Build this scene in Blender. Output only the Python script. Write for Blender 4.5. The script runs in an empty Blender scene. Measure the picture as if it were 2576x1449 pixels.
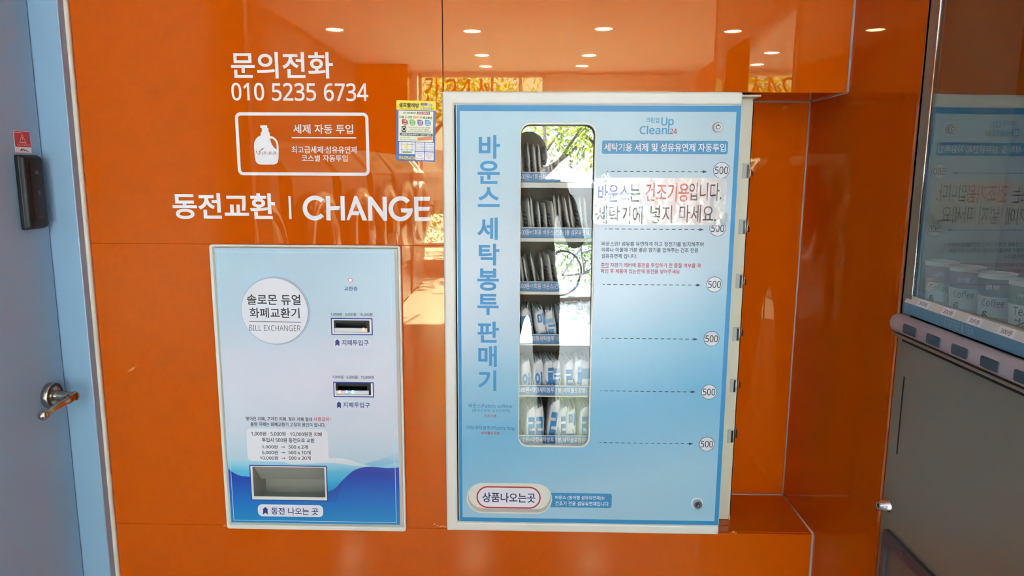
import bpy, bmesh, math, random
from mathutils import Vector, Matrix

# ------------------------------------------------------------------ camera, world, sun, exposure
SC = bpy.context.scene
COL = SC.collection
W, H, F = 2576, 1449, 1800.0
CAM = Vector((0.0, -1.7, 1.48))
_p, _y, _r = math.radians(9.3), math.radians(-1.3), math.radians(-0.28)
_cp, _sp, _cy, _sy, _cr, _sr = math.cos(_p), math.sin(_p), math.cos(_y), math.sin(_y), math.cos(_r), math.sin(_r)
FWD = Vector((_sy * _cp, _cy * _cp, -_sp))
_rt = Vector((_cy, -_sy, 0.0))
_dn = FWD.cross(_rt)
RT = _cr * _rt + _sr * _dn
DN = -_sr * _rt + _cr * _dn
cd = bpy.data.cameras.new('camera')
cd.sensor_fit = 'HORIZONTAL'
cd.sensor_width = 36.0
cd.lens = F / W * 36.0
cd.clip_start = 0.005
cam = bpy.data.objects.new('camera', cd)
COL.objects.link(cam)
cam.matrix_world = Matrix(((RT.x, -DN.x, -FWD.x, CAM.x), (RT.y, -DN.y, -FWD.y, CAM.y), (RT.z, -DN.z, -FWD.z, CAM.z), (0, 0, 0, 1)))
SC.camera = cam

SKY, SUN, LAMP, EXPO = 8.0, 160.0, 140.0, 0.9
wd = bpy.data.worlds.new('sky')
SC.world = wd
wd.use_nodes = True
_n, _l = wd.node_tree.nodes, wd.node_tree.links
_bg = _n['Background']
_tc = _n.new('ShaderNodeTexCoord'); _sx = _n.new('ShaderNodeSeparateXYZ'); _rp = _n.new('ShaderNodeValToRGB')
_l.new(_tc.outputs['Generated'], _sx.inputs[0]); _l.new(_sx.outputs['Z'], _rp.inputs[0]); _l.new(_rp.outputs[0], _bg.inputs[0])
_rp.color_ramp.elements[0].color = (0.86, 0.96, 1.05, 1)
_rp.color_ramp.elements[1].color = (0.62, 0.78, 1.0, 1)
_bg.inputs[1].default_value = SKY
sd = bpy.data.lights.new('sun', 'SUN'); sd.energy = SUN; sd.angle = math.radians(0.6); sd.color = (0.86, 0.99, 1.10)
sun = bpy.data.objects.new('sun', sd); COL.objects.link(sun)
sun.location = (2, -14, 9)
sun.rotation_euler = Vector((-0.15, 0.85, -0.62)).to_track_quat('-Z', 'Y').to_euler()
SC.view_settings.view_transform = 'Standard'
SC.view_settings.look = 'None'
SC.view_settings.gamma = 1.0
SC.view_settings.use_curve_mapping = False
SC.view_settings.exposure = EXPO
SC.cycles.max_bounces = 9
SC.cycles.diffuse_bounces = 5
SC.cycles.glossy_bounces = 4
SC.cycles.transmission_bounces = 6
SC.cycles.transparent_max_bounces = 10
SC.cycles.sample_clamp_indirect = 40.0
SC.cycles.caustics_reflective = False
SC.cycles.caustics_refractive = False

# ------------------------------------------------------------------ photograph pixel -> point on a plane of the room
def ray(px, py):
    return RT * ((px - W / 2) / F) + DN * ((py - H / 2) / F) + FWD

def g(px, py, Y=0.0):            # (x, z) on the plane y = Y
    d = ray(px, py); t = (Y - CAM.y) / d.y
    q = CAM + d * t
    return (q.x, q.z)

def gx(px, py, X):               # (y, z) on the plane x = X
    d = ray(px, py); t = (X - CAM.x) / d.x
    q = CAM + d * t
    return (q.y, q.z)

# ------------------------------------------------------------------ materials
def lin(c):
    c = [v / 255.0 for v in c]
    return tuple((v / 12.92 if v <= 0.04045 else ((v + 0.055) / 1.055) ** 2.4) for v in c) + (1.0,)

def mat(name, rgb, rough=0.5, metal=0.0, spec=0.5, coat=0.0, ior=1.5, vary=0.04, scale=6.0, bump=0.0, bscale=40.0, emit=None, estr=0.0, trans=0.0):
    m = bpy.data.materials.new(name); m.use_nodes = True
    n, l = m.node_tree.nodes, m.node_tree.links
    b = n['Principled BSDF']
    b.inputs['Roughness'].default_value = rough
    b.inputs['Metallic'].default_value = metal
    b.inputs['Specular IOR Level'].default_value = spec
    b.inputs['IOR'].default_value = ior
    b.inputs['Coat Weight'].default_value = coat
    b.inputs['Coat Roughness'].default_value = 0.03
    b.inputs['Transmission Weight'].default_value = trans
    c = lin(rgb)
    tc = n.new('ShaderNodeTexCoord')
    if vary:
        nz = n.new('ShaderNodeTexNoise'); nz.inputs['Scale'].default_value = scale; nz.inputs['Detail'].default_value = 3
        l.new(tc.outputs['Object'], nz.inputs['Vector'])
        mx = n.new('ShaderNodeMix'); mx.data_type = 'RGBA'
        mx.inputs[6].default_value = tuple(v * (1 - vary) for v in c[:3]) + (1,)
        mx.inputs[7].default_value = tuple(min(1, v * (1 + vary)) for v in c[:3]) + (1,)
        l.new(nz.outputs['Fac'], mx.inputs[0]); l.new(mx.outputs[2], b.inputs['Base Color'])
    else:
        b.inputs['Base Color'].default_value = c
    if bump:
        nb = n.new('ShaderNodeTexNoise'); nb.inputs['Scale'].default_value = bscale; nb.inputs['Detail'].default_value = 2
        l.new(tc.outputs['Object'], nb.inputs['Vector'])
        bp = n.new('ShaderNodeBump'); bp.inputs['Strength'].default_value = bump; bp.inputs['Distance'].default_value = 0.01
        l.new(nb.outputs['Fac'], bp.inputs['Height']); l.new(bp.outputs[0], b.inputs['Normal'])
        if coat: l.new(bp.outputs[0], b.inputs['Coat Normal'])
    if emit:
        b.inputs['Emission Color'].default_value = lin(emit); b.inputs['Emission Strength'].default_value = estr
    return m

def ramp_mat(name, stops, rough=0.35, tilt=0.0, spec=0.5, axis='Z'):
    """print whose colour runs over the height of the sheet"""
    m = mat(name, (200, 200, 200), rough, vary=0, spec=spec)
    n, l = m.node_tree.nodes, m.node_tree.links
    tc = n.new('ShaderNodeTexCoord'); sx = n.new('ShaderNodeSeparateXYZ'); rp = n.new('ShaderNodeValToRGB')
    l.new(tc.outputs['Generated'], sx.inputs[0])
    if tilt:
        ma = n.new('ShaderNodeMath'); ma.operation = 'MULTIPLY_ADD'; ma.inputs[1].default_value = tilt
        l.new(sx.outputs['X'], ma.inputs[0]); l.new(sx.outputs[axis], ma.inputs[2]); l.new(ma.outputs[0], rp.inputs[0])
    else:
        l.new(sx.outputs[axis], rp.inputs[0])
    el = rp.color_ramp.elements
    while len(el) < len(stops): el.new(0.5)
    for e, (pos, c) in zip(el, stops): e.position = pos; e.color = lin(c)
    l.new(rp.outputs[0], n['Principled BSDF'].inputs['Base Color'])
    return m

def pane_mat(name, tint=(1, 1, 1), ior=1.5, bump=0.0, bscale=5.0, boost=1.0, rough=0.0):
    """thin clear sheet: passes light straight on and mirrors by Fresnel"""
    m = bpy.data.materials.new(name); m.use_nodes = True
    n, l = m.node_tree.nodes, m.node_tree.links
    n.remove(n['Principled BSDF'])
    tr = n.new('ShaderNodeBsdfTransparent'); tr.inputs[0].default_value = tint + (1,)
    gl = n.new('ShaderNodeBsdfGlossy'); gl.inputs['Roughness'].default_value = rough
    fr = n.new('ShaderNodeFresnel')
    ge = n.new('ShaderNodeNewGeometry'); sw = n.new('ShaderNodeMix'); sw.inputs[2].default_value = ior; sw.inputs[3].default_value = 1.0 / ior
    l.new(ge.outputs['Backfacing'], sw.inputs[0]); l.new(sw.outputs[0], fr.inputs[0])      # same mirror strength from either side of the sheet
    mx = n.new('ShaderNodeMixShader')
    l.new(tr.outputs[0], mx.inputs[1]); l.new(gl.outputs[0], mx.inputs[2]); l.new(mx.outputs[0], n['Material Output'].inputs[0])
    ma = n.new('ShaderNodeMath'); ma.operation = 'MULTIPLY'; ma.inputs[1].default_value = boost
    l.new(fr.outputs[0], ma.inputs[0]); l.new(ma.outputs[0], mx.inputs[0])
    if bump:
        tc = n.new('ShaderNodeTexCoord'); nb = n.new('ShaderNodeTexNoise'); nb.inputs['Scale'].default_value = bscale; nb.inputs['Detail'].default_value = 1.5
        l.new(tc.outputs['Object'], nb.inputs['Vector'])
        bp = n.new('ShaderNodeBump'); bp.inputs['Strength'].default_value = bump; bp.inputs['Distance'].default_value = 0.02
        l.new(nb.outputs['Fac'], bp.inputs['Height']); l.new(bp.outputs[0], gl.inputs['Normal'])
    return m

ORANGE = mat('orange_back_painted_glass', (204, 85, 2), 0.012, vary=0.02, scale=2.0, spec=0.5, ior=1.52)
ORANGE.node_tree.nodes['Principled BSDF'].inputs['Specular Tint'].default_value = (1.0, 0.96, 0.48, 1)
WHITE_PAINT = mat('white_paint', (226, 222, 214), 0.7)
CEIL = mat('ceiling_board', (222, 222, 222), 0.8, vary=0.02)
GREY_WALL = mat('lavender_grey_plaster', (110, 108, 118), 0.7)
TILE = mat('beige_floor_tile', (176, 174, 172), 0.16, vary=0.05, scale=1.2)
SILICONE = mat('grey_silicone', (196, 170, 158), 0.4)
CAULK = mat('ivory_caulk', (214, 214, 200), 0.5)
DARK = mat('dark_gap', (26, 22, 20), 0.8)
BLUE_DOOR = mat('pale_blue_paint', (142, 178, 206), 0.38, vary=0.015, scale=60, bump=0.04, bscale=500)
IVORY = mat('ivory_powder_coat', (226, 226, 218), 0.33, vary=0.02, bump=0.03, bscale=160)
BEIGE = mat('beige_powder_coat', (214, 208, 188), 0.4, vary=0.02)
VINYL = mat('white_vinyl', (236, 236, 240), 0.5, vary=0.015, scale=40)
BLACK_INK = mat('black_ink', (22, 21, 26), 0.5)
NAVY_INK = mat('navy_ink', (38, 52, 128), 0.5)
DNAVY_INK = mat('dark_navy_ink', (30, 30, 88), 0.5)
RED_INK = mat('red_ink', (176, 40, 62), 0.5)
RED_LINE = mat('red_line_ink', (178, 38, 42), 0.5)
WHITE_INK = mat('white_ink', (240, 240, 244), 0.5)
OFFWHITE_INK = mat('pale_print', (228, 228, 236), 0.5)
SKY_INK = mat('sky_blue_ink', (58, 148, 204), 0.45)
TEAL_INK = mat('teal_blue_ink', (52, 124, 168), 0.45)
BORDER_BLUE = mat('border_blue_ink', (44, 140, 198), 0.4)
BANNER_BLUE = mat('banner_blue_ink', (66, 142, 190), 0.4)
COINP = mat('coin_plate_grey', (176, 178, 176), 0.35, spec=.4)
STEEL = mat('brushed_steel', (190, 192, 190), 0.3, metal=1.0)
CHROME = mat('chrome', (212, 212, 214), 0.08, metal=1.0, vary=0)
NICKEL = mat('satin_nickel', (176, 172, 162), 0.2, metal=1.0)
REFLECTION_BROWN = mat('reflection_brown_metal', (120, 74, 56), 0.25, metal=0.6)  # orange surroundings mirrored in bright metal, put into a brown base colour
BLACK_PLASTIC = mat('black_plastic', (20, 22, 25), 0.5, spec=.35)
BLACK_GLOSS = mat('black_gloss', (10, 10, 12), 0.2)
GREY_PRINT = mat('grey_print', (90, 98, 104), 0.5)
PANE = pane_mat('acrylic_pane', (0.98, 0.985, 0.98), 1.5, bump=0.05, bscale=4.0, boost=1.6)
GLASS = pane_mat('window_glass', (0.97, 0.985, 0.975), 1.5)

# ------------------------------------------------------------------ mesh builder
ROOT = {}
class MB:
    def __init__(s): s.v = []; s.f = []; s.mi = []; s.mats = []; s.sm = []; s.cur = 0; s.smooth = False
    def mat(s, m):
        if m not in s.mats: s.mats.append(m)
        s.cur = s.mats.index(m); return s
    def add(s, vs, fs):
        k = len(s.v); s.v += [tuple(q) for q in vs]
        for f in fs: s.f.append([k + i for i in f]); s.mi.append(s.cur); s.sm.append(s.smooth)
        return s
    def box(s, x0, x1, y0, y1, z0, z1, bev=0.0, seg=2):
        if x0 > x1: x0, x1 = x1, x0
        if y0 > y1: y0, y1 = y1, y0
        if z0 > z1: z0, z1 = z1, z0
        bm = bmesh.new(); bmesh.ops.create_cube(bm, size=1.0)
        for q in bm.verts: q.co = Vector(((x0 + x1) / 2 + q.co.x * (x1 - x0), (y0 + y1) / 2 + q.co.y * (y1 - y0), (z0 + z1) / 2 + q.co.z * (z1 - z0)))
        if bev: bmesh.ops.bevel(bm, geom=list(bm.edges), offset=bev, segments=seg, affect='EDGES', profile=0.5)
        s.bm(bm); return s
    def bm(s, bm, M=None):
        bm.verts.index_update()
        s.add([(M @ q.co) if M else q.co for q in bm.verts], [[q.index for q in f.verts] for f in bm.faces]); bm.free(); return s
    def prism(s, pts, fr, n0, n1, cap=True, back=True):
        """outline (u, v) of a frame pushed from depth n0 (back) to n1 (front)"""
        k = len(pts)
        vs = [fr(u, v, n0) for u, v in pts] + [fr(u, v, n1) for u, v in pts]
        fs = [[i, (i + 1) % k, k + (i + 1) % k, k + i] for i in range(k)]
        if cap: fs.append(list(range(k, 2 * k)))
        if back: fs.append(list(range(k - 1, -1, -1)))
        return s.add(vs, fs)
    def flat(s, pts, fr, n=0.0):
        return s.add([fr(u, v, n) for u, v in pts], [list(range(len(pts)))])
    def ring(s, outer, inner, fr, n0, n1):
        k = len(outer)
        vs = [fr(u, v, n1) for u, v in outer] + [fr(u, v, n1) for u, v in inner] + [fr(u, v, n0) for u, v in outer] + [fr(u, v, n0) for u, v in inner]
        fs = []
        for i in range(k):
            j = (i + 1) % k
            fs += [[i, j, k + j, k + i], [2 * k + i, 2 * k + j, j, i], [k + i, k + j, 3 * k + j, 3 * k + i], [3 * k + i, 3 * k + j, 2 * k + j, 2 * k + i]]
        return s.add(vs, fs)
    def loft(s, loops, closed_u=True, cap0=False, cap1=False):
        k = len(loops[0]); vs = [q for L in loops for q in L]; fs = []
        for a in range(len(loops) - 1):
            for i in range(k if closed_u else k - 1):
                j = (i + 1) % k
                fs.append([a * k + i, a * k + j, (a + 1) * k + j, (a + 1) * k + i])
        if cap0: fs.append(list(range(k - 1, -1, -1)))
        if cap1: fs.append([(len(loops) - 1) * k + i for i in range(k)])
        return s.add(vs, fs)
    def lathe(s, prof, c, axis, seg=28, cap0=False, cap1=True):
        """prof: (radius, height along axis)"""
        a = Vector(axis).normalized(); t = Vector((0, 0, 1)) if abs(a.z) < 0.9 else Vector((1, 0, 0))
        e1 = a.cross(t).normalized(); e2 = a.cross(e1); c = Vector(c)
        e2 = -e2 if e1.cross(e2).dot(a) < 0 else e2
        loops = [[c + a * h + (e1 * math.cos(2 * math.pi * i / seg) + e2 * math.sin(2 * math.pi * i / seg)) * r for i in range(seg)] for r, h in prof]
        o = s.smooth; s.smooth = True; s.loft(loops, True, cap0, cap1); s.smooth = o; return s
    def tube(s, path, r, seg=8, caps=True, closed=False):
        P = [Vector(q) for q in path]; n = len(P); loops = []; up = None
        rs = r if isinstance(r, (list, tuple)) else [r] * n
        for i in range(n):
            d = (P[(i + 1) % n] - P[i - 1]) if closed else (P[min(i + 1, n - 1)] - P[max(i - 1, 0)])
            d.normalize()
            if up is None: up = d.orthogonal().normalized()
            else: up = (up - d * up.dot(d)).normalized()
            e2 = d.cross(up)
            loops.append([P[i] + (up * math.cos(2 * math.pi * k / seg) + e2 * math.sin(2 * math.pi * k / seg)) * rs[i] for k in range(seg)])
        if closed: loops.append(loops[0])
        o = s.smooth; s.smooth = True; s.loft(loops, True, caps and not closed, caps and not closed); s.smooth = o; return s
    def text(s, t, fr, u0, u1, v0, v1, n=0.0003, bold=0.0, thick=0.0, res=4):
        vs, fs = glyphs(t, bold, thick > 0, res)
        xs = [q[0] for q in vs]; ys = [q[1] for q in vs]
        a0, a1, b0, b1 = min(xs), max(xs), min(ys), max(ys)
        su = (u1 - u0) / (a1 - a0); sv = (v1 - v0) / (b1 - b0)
        return s.add([fr(u0 + (q[0] - a0) * su, v0 + (q[1] - b0) * sv, n + (thick * (0.5 + q[2] / 0.1) if thick else 0)) for q in vs], fs)
    def build(s, name, parent=None, smooth=None, bevel=0.0):
        me = bpy.data.meshes.new(name)
        off = ROOT.get(parent.name, Vector((0, 0, 0))) if parent else Vector((0, 0, 0))
        me.from_pydata([tuple(Vector(q) - off) for q in s.v], [], s.f)
        for m in s.mats: me.materials.append(m)
        me.polygons.foreach_set('material_index', s.mi)
        me.polygons.foreach_set('use_smooth', [bool(q) for q in s.sm] if smooth is None else [smooth] * len(s.f))
        me.update()
        o = bpy.data.objects.new(name, me); COL.objects.link(o)
        if parent: o.parent = parent
        ROOT[o.name] = off
        if bevel:
            md = o.modifiers.new('edge', 'BEVEL'); md.width = bevel; md.segments = 2; md.limit_method = 'ANGLE'; md.angle_limit = math.radians(40)
        return o

_cache = {}
def sans(t):                     # plain sans letters and figures (with a flag on the 1) of the fallback family
    o = ''
    for c in t:
        if '0' <= c <= '9': o += chr(0x1D7E2 + ord(c) - 48)
        elif 'A' <= c <= 'Z': o += chr(0x1D5A0 + ord(c) - 65)
        elif 'a' <= c <= 'z' and c != 'g': o += chr(0x1D5BA + ord(c) - 97)
        else: o += c
    return o
def glyphs(t, bold, solid, res):
    t = sans(t); k = (t, bold, solid, res)
    if k not in _cache:
        c = bpy.data.curves.new('lettering', 'FONT'); c.body = t; c.size = 1; c.offset = bold; c.resolution_u = res
        c.extrude = 0.05 if solid else 0.0
        o = bpy.data.objects.new('lettering', c); COL.objects.link(o)
        dg = bpy.context.evaluated_depsgraph_get(); ev = o.evaluated_get(dg); m = ev.to_mesh()
        _cache[k] = ([tuple(q.co) for q in m.vertices], [list(p.vertices) for p in m.polygons])
        ev.to_mesh_clear(); bpy.data.objects.remove(o); bpy.data.curves.remove(c)
    return _cache[k]

def front(Y):                    # frame of a sheet facing the room (towards -y)
    return lambda u, v, n: (u, Y - n, v)
def side(X):                     # sheet facing -x: u runs towards -y
    return lambda u, v, n: (X - n, -u, v)
def sidep(X):                    # sheet facing +x: u runs towards +y
    return lambda u, v, n: (X + n, u, v)
def rrect(x0, z0, x1, z1, r, k=6):
    if r <= 0: return [(x0, z0), (x1, z0), (x1, z1), (x0, z1)]
    P = []
    for cx, cz, a in ((x1 - r, z0 + r, -90), (x1 - r, z1 - r, 0), (x0 + r, z1 - r, 90), (x0 + r, z0 + r, 180)):
        for i in range(k + 1):
            t = math.radians(a + 90 * i / k); P.append((cx + r * math.cos(t), cz + r * math.sin(t)))
    return P
def circ(cx, cz, r, k=40, rz=None):
    return [(cx + r * math.cos(2 * math.pi * i / k), cz + (rz or r) * math.sin(2 * math.pi * i / k)) for i in range(k)]
def pbox(l, t, r, b, Y):         # pixel box -> (x0, x1, z0, z1), sides read at the middle
    my, mx = (t + b) / 2, (l + r) / 2
    return g(l, my, Y)[0], g(r, my, Y)[0], g(mx, b, Y)[1], g(mx, t, Y)[1]
def ptext(B, t, box, Y, n=0.0003, **k):
    x0, x1, z0, z1 = pbox(*box, Y); B.text(t, front(Y), x0, x1, z0, z1, n, **k)
def ppts(pts, Y): return [g(a, b, Y) for a, b in pts]

def thing(name, loc, label, cat, group=None):
    o = bpy.data.objects.new(name, None); COL.objects.link(o); o.location = loc; o.empty_display_size = 0.05
    ROOT[o.name] = Vector(loc)
    return tag(o, label, cat, group)
def tag(o, label, cat, group=None):
    o['label'] = label; o['category'] = cat
    if group: o['group'] = group
    return o
def struct(o): o['kind'] = 'structure'; return o
def copy_tree(o, loc, label, group, rot=None):
    r = o.copy(); COL.objects.link(r); r.location = loc
    if rot is not None: r.rotation_euler = rot
    r['label'] = label; r['group'] = group
    for ch in list(o.children):
        c = ch.copy(); COL.objects.link(c); c.parent = r
        for q in list(ch.children):
            d = q.copy(); COL.objects.link(d); d.parent = c
    return r
ORD = ['first', 'second', 'third', 'fourth', 'fifth', 'sixth', 'seventh', 'eighth', 'ninth', 'tenth', 'eleventh', 'twelfth']

# ================================================================== SETTING
CZ = 2.88                        # ceiling height
ZS1, ZS2, ZN0, ZN1 = 1.3025, 0.5768, 0.578, 1.6605
XJ, XR, XL, YW = -0.2000, 0.7262, -1.062, -8.9
b = MB().mat(ORANGE)
def slab(x0, x1, z0, z1): b.box(x0, x1, 0.0, 0.008, z0, z1, 0.0006, 1)
slab(XL + 0.002, XJ - 0.0008, ZS1 + 0.0002, CZ)
slab(XJ + 0.0008, XR - 0.002, ZN1 - .0012, CZ)
ex0, ex1, ez0, ez1 = -0.757, -0.312, 0.584, 1.294       # opening behind the bill changer
slab(XL + 0.002, ex0, ZS2 + 0.0002, ZS1 - 0.0002)
slab(ex1, XJ + 0.012, ZS2 + 0.0002, ZS1 - 0.0002); b.box(XJ - 0.0008, XJ + 0.012, 0.0006, 0.008, ZS1, ZN1 - .002)
b.box(ex0, ex1, 0.0, 0.008, ez1, ZS1 - 0.0002); b.box(ex0, ex1, 0.0, 0.008, ZS2 + 0.0002, ez0)
slab(XL + 0.002, XR - 0.002, 0.0, ZS2 - 0.0002)
# lining of the niche
b.box(XJ, XR - 0.002, 0.222, 0.230, ZN0 - 0.008, ZN1 + 0.008)
b.box(XJ, XR - 0.002, 0.0085, 0.222, ZN0 - 0.008, ZN0)
b.box(XJ, XR - 0.002, 0.0085, 0.222, ZN1, ZN1 + 0.008)
b.mat(DARK)
b.box(XL - .2, ex0, 0.0085, 0.02, 0, CZ); b.box(ex1, XJ, 0.0085, 0.02, 0, CZ); b.box(ex0, ex1, 0.0085, 0.02, ez1, CZ); b.box(ex0, ex1, 0.0085, 0.02, 0, ez0)
b.box(XJ, XR, 0.0085, 0.02, ZN1 + 0.009, CZ); b.box(XJ, XR, 0.0085, 0.02, 0, ZN0 - 0.009)
b.box(XJ - 0.008, XJ - 0.0005, 0.0085, 0.24, ZN0, ZN1); b.box(XJ, XR, 0.2305, 0.24, ZN0, ZN1)
struct(b.build('wall_front'))
# right return of the niche and the pilaster beside it
b = MB().mat(ORANGE)
b.box(XR, XR + 0.008, -0.0335, 0.222, 0, CZ)
b.box(XR - 0.0018, XR + 0.008, -0.3145, -0.0345, 0, CZ, 0.0012, 2)
b.box(XR - 0.0018, XR + 0.008, -1.20, -0.3145, 1.956, CZ); b.box(XR - 0.0018, XR + 0.008, -1.20, -1.10, 0, 1.956)
b.mat(WHITE_PAINT).box(XR, 3.2, -1.25, -1.2005, 0, CZ)
struct(b.build('wall_side'))
# silicone beads
b = MB().mat(SILICONE)
def bead(p, q, r=0.0034): b.tube([p, q], r, 8)
bead((XR - 0.002, -0.001, ZN1), (XR - 0.002, -0.001, CZ)); bead((XR - 0.002, -0.001, 0), (XR - 0.002, -0.001, ZN0))
struct(b.build('trim_1'))
b = MB().mat(SILICONE)
bead((XR - 0.001, 0.001, ZN0 + .001), (XR - 0.001, 0.221, ZN0 + .001), .0028); bead((XR - 0.001, 0.221, ZN0), (XR - 0.001, 0.221, ZN1), .0028)
bead((XJ, 0.221, ZN0 + .001), (XR, 0.221, ZN0 + .001), .0028); bead((XJ, 0.221, ZN1 - .001), (XR, 0.221, ZN1 - .001), .002); bead((XR - 0.001, 0.001, ZN1 - .001), (XR - 0.001, 0.221, ZN1 - .001), .002)
struct(b.build('trim_2'))
# chipped glass around the lower seam
b = MB().mat(mat('chipped_glass', (222, 170, 120), 0.3))
rnd = random.Random(4)
for px, py, s in ((1093, 1318, 3), (1100, 1322, 2.5), (1108, 1324, 3), (1114, 1323, 3), (1120, 1325, 2.5), (1845, 1338, 4), (1851, 1341, 2), (565, 1322, 3), (571, 1317, 2)):
    x, z = g(px, py); q = s * 0.0009
    b.flat([(x - q * 1.4, z - q * .5), (x + q * .3, z - q * .7), (x + q * 1.5, z + q * .3), (x - q * .2, z + q * .8)], front(0), 0.0006)
struct(b.build('trim_3'))

# left wall with the pale blue door set back in its frame
b = MB().mat(GREY_WALL)
b.box(XL - 0.18, XL, -1.25, -1.09, 0, CZ); b.box(XL - 0.18, XL, -1.09, 0.0, 2.16, CZ)
b.box(-2.35, XL - 0.18, -1.25, -1.15, 0, CZ)
struct(b.build('wall_left'))
b = MB().mat(CAULK)
b.loft([[(XL, -0.0150, z), (XL + 0.0045, -0.0075, z), (XL + 0.0055, 0.0, z), (XL, 0.0, z)] for z in (0.0, 0.6, 1.2, CZ)])
struct(b.build('trim_4', smooth=True))
door = struct(bpy.data.objects.new('door_1', None)); COL.objects.link(door); door.location = (XL, -0.6, 0); ROOT['door_1'] = Vector(door.location)
YD, XD = -0.0365, -1.1290
b = MB().mat(BLUE_DOOR)
b.box(XL - 0.16, XL, YD, -0.0005, 0, 2.16, 0.002); b.box(XL - 0.16, XL, -1.09, -1.05, 0, 2.16, 0.002); b.box(XL - 0.16, XL, -1.05, YD, 2.08, 2.16, 0.002)
b.mat(DARK).box(XD - 0.040, XD - 0.030, -1.05, YD, 0, 2.08)
b.build('door_frame', door)
b = MB().mat(BLUE_DOOR); b.box(XD - .036, XD, -1.046, YD - 0.0035, 0.008, 2.075, 0.002)
b.build('door_leaf', door)
hy, hz = -0.0985, 0.9512
b = MB().mat(NICKEL)
b.lathe([(0.0300, 0), (0.0306, .003), (0.0306, .0132), (0.0290, .0148)], (XD, hy, hz), (1, 0, 0), 40, cap1=False)
b.mat(mat('engraved_nickel', (92, 86, 78), 0.4, metal=1.0, vary=0.5, scale=400)).lathe([(0.0290, .0148), (0.0217, .0148)], (XD, hy, hz), (1, 0, 0), 40, cap1=False)
b.mat(NICKEL).lathe([(0.0217, .0148), (0.0212, .0132), (0.0127, .0135)], (XD, hy, hz), (1, 0, 0), 40, cap1=True)
ro = b.build('door_handle', door)
b = MB().mat(NICKEL)
b.lathe([(0.0122, .0127), (0.0125, .021), (0.0098, .0254), (0.0104, .0275), (0.0091, .0307), (0.0098, .0445), (0.0091, .058)], (XD, hy, hz), (1, 0, 0), 24)
b.build('handle_neck', ro)
lx = XD + .0560
b = MB().mat(NICKEL)
b.lathe([(0.0, -.010), (0.0085, -.009), (0.0108, -.0053), (0.0104, .0127), (0.009, .016), (0.010, .0175), (0.0087, .019), (0.010, .0206), (0.0087, .0222), (0.010, .0244), (0.0081, .0265), (0.0083, .0974), (0.010, .0995), (0.0112, .106), (0.0106, .1133), (0.0064, .118), (0.0048, .1175), (0.0042, .1197)], (lx, hy + .004, hz - .003), (0, -1, -0.08), 24)
b.mat(REFLECTION_BROWN).lathe([(0.0095, 0), (0.0093, .0013), (0.0032, .0017)], (lx + 0.009, hy + 0.001, hz - .002), (1, 0.15, 0), 20)
b.mat(BLACK_GLOSS).lathe([(0.0023, 0), (0.0023, .0023)], (lx + 0.009, hy + 0.001, hz - .002), (1, 0.15, 0), 12)
b.build('handle_lever', ro)

# floor, ceiling, far walls, shop window
b = MB().mat(TILE)
b.box(-2.4, 3.3, YW - 0.1, 0.25, -0.1, 0.0)
b.mat(mat('floor_grout', (150, 140, 128), 0.7))
for i in range(10):
    y = -0.3 - i * 0.9
    b.flat([(-2.3, y), (3.2, y), (3.2, y + .006), (-2.3, y + .006)], lambda u, v, n: (u, v, n), 0.0006)
for i in range(7):
    x = -2.1 + i * 0.9
    b.flat([(x, YW), (x + .006, YW), (x + .006, 0), (x, 0)], lambda u, v, n: (u, v, n), 0.0005)
struct(b.build('floor'))
b = MB().mat(CEIL); b.box(-2.4, 3.3, YW - 0.1, 0.25, CZ, CZ + 0.1)
b.mat(mat('hatch_line', (176, 172, 166), 0.8)).ring(rrect(0.60, -6.6, 1.3, -5.9, 0), rrect(0.61, -6.59, 1.29, -5.91, 0), lambda u, v, n: (u, v, CZ - n), -0.001, 0.002)
struct(b.build('ceiling'))
b = MB().mat(mat('brown_wall_panel', (96, 88, 84), 0.6)); b.box(-2.4, -2.3, YW, -1.25, 0, CZ); struct(b.build('wall_far_left'))
b = MB().mat(ORANGE); b.box(2.36, 2.44, YW, -4.8, 0, CZ); b.box(2.44, 3.2, -4.88, -4.8, 0, CZ); b.mat(WHITE_PAINT).box(3.2, 3.3, -4.8, -1.2, 0, CZ)
struct(b.build('wall_right'))
b = MB().mat(WHITE_PAINT)
b.box(-2.4, -1.62, YW - 0.08, YW, 0, CZ); b.box(-1.62, 2.44, YW - 0.08, YW, 2.84, CZ); b.box(0.22, 2.44, YW - 0.08, YW, 2.62, 2.84); b.box(2.1, 2.44, YW - 0.08, YW, 0, 2.62)
b.box(-1.62, -0.14, YW - 0.12, YW + 0.12, 0.0, 0.18); b.box(-1.62, -0.14, YW - 0.1, YW + 0.16, 0.36, 0.43)
struct(b.build('wall_back'))
b = MB().mat(ORANGE); b.box(-2.28, -1.64, -8.60, -8.15, 0, CZ, 0.004); struct(b.build('pillar'))
WFR = mat('white_window_frame', (222, 214, 204), 0.4)
b = MB().mat(WFR)
for x in (-1.60, -0.16, 0.18, 2.06): b.box(x, x + 0.05, YW - 0.05, YW + 0.02, 0.18 if x < -.5 else 0, 2.84)
b.box(-1.60, 2.1, YW - 0.05, YW + 0.02, 2.80, 2.84); b.box(0.2, 2.1, YW - 0.05, YW + 0.02, 0.0, 0.06)
win = struct(b.build('window_1'))
b = MB().mat(GLASS); b.box(-1.56, 2.06, YW - 0.012, YW - 0.004, 0.06, 2.80); b.build('window_pane', win)
b = MB().mat(mat('orange_sign_film', (214, 96, 12), 0.5))
for t, bx in (('간', (1068, 190, 1106, 262)), ('24시', (1120, 190, 1240, 262))): ptext(b, t, bx, 8.88)
b.mat(GREY_PRINT)
for t, bx in (('365일', (1059, 444, 1103, 462)), ('빨래', (1090, 503, 1116, 523))): ptext(b, t, bx, 8.88)
b.v = [(q[0], -8.905 - .008 + .012, q[2]) for q in b.v]
b.build('window_lettering', win)

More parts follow.
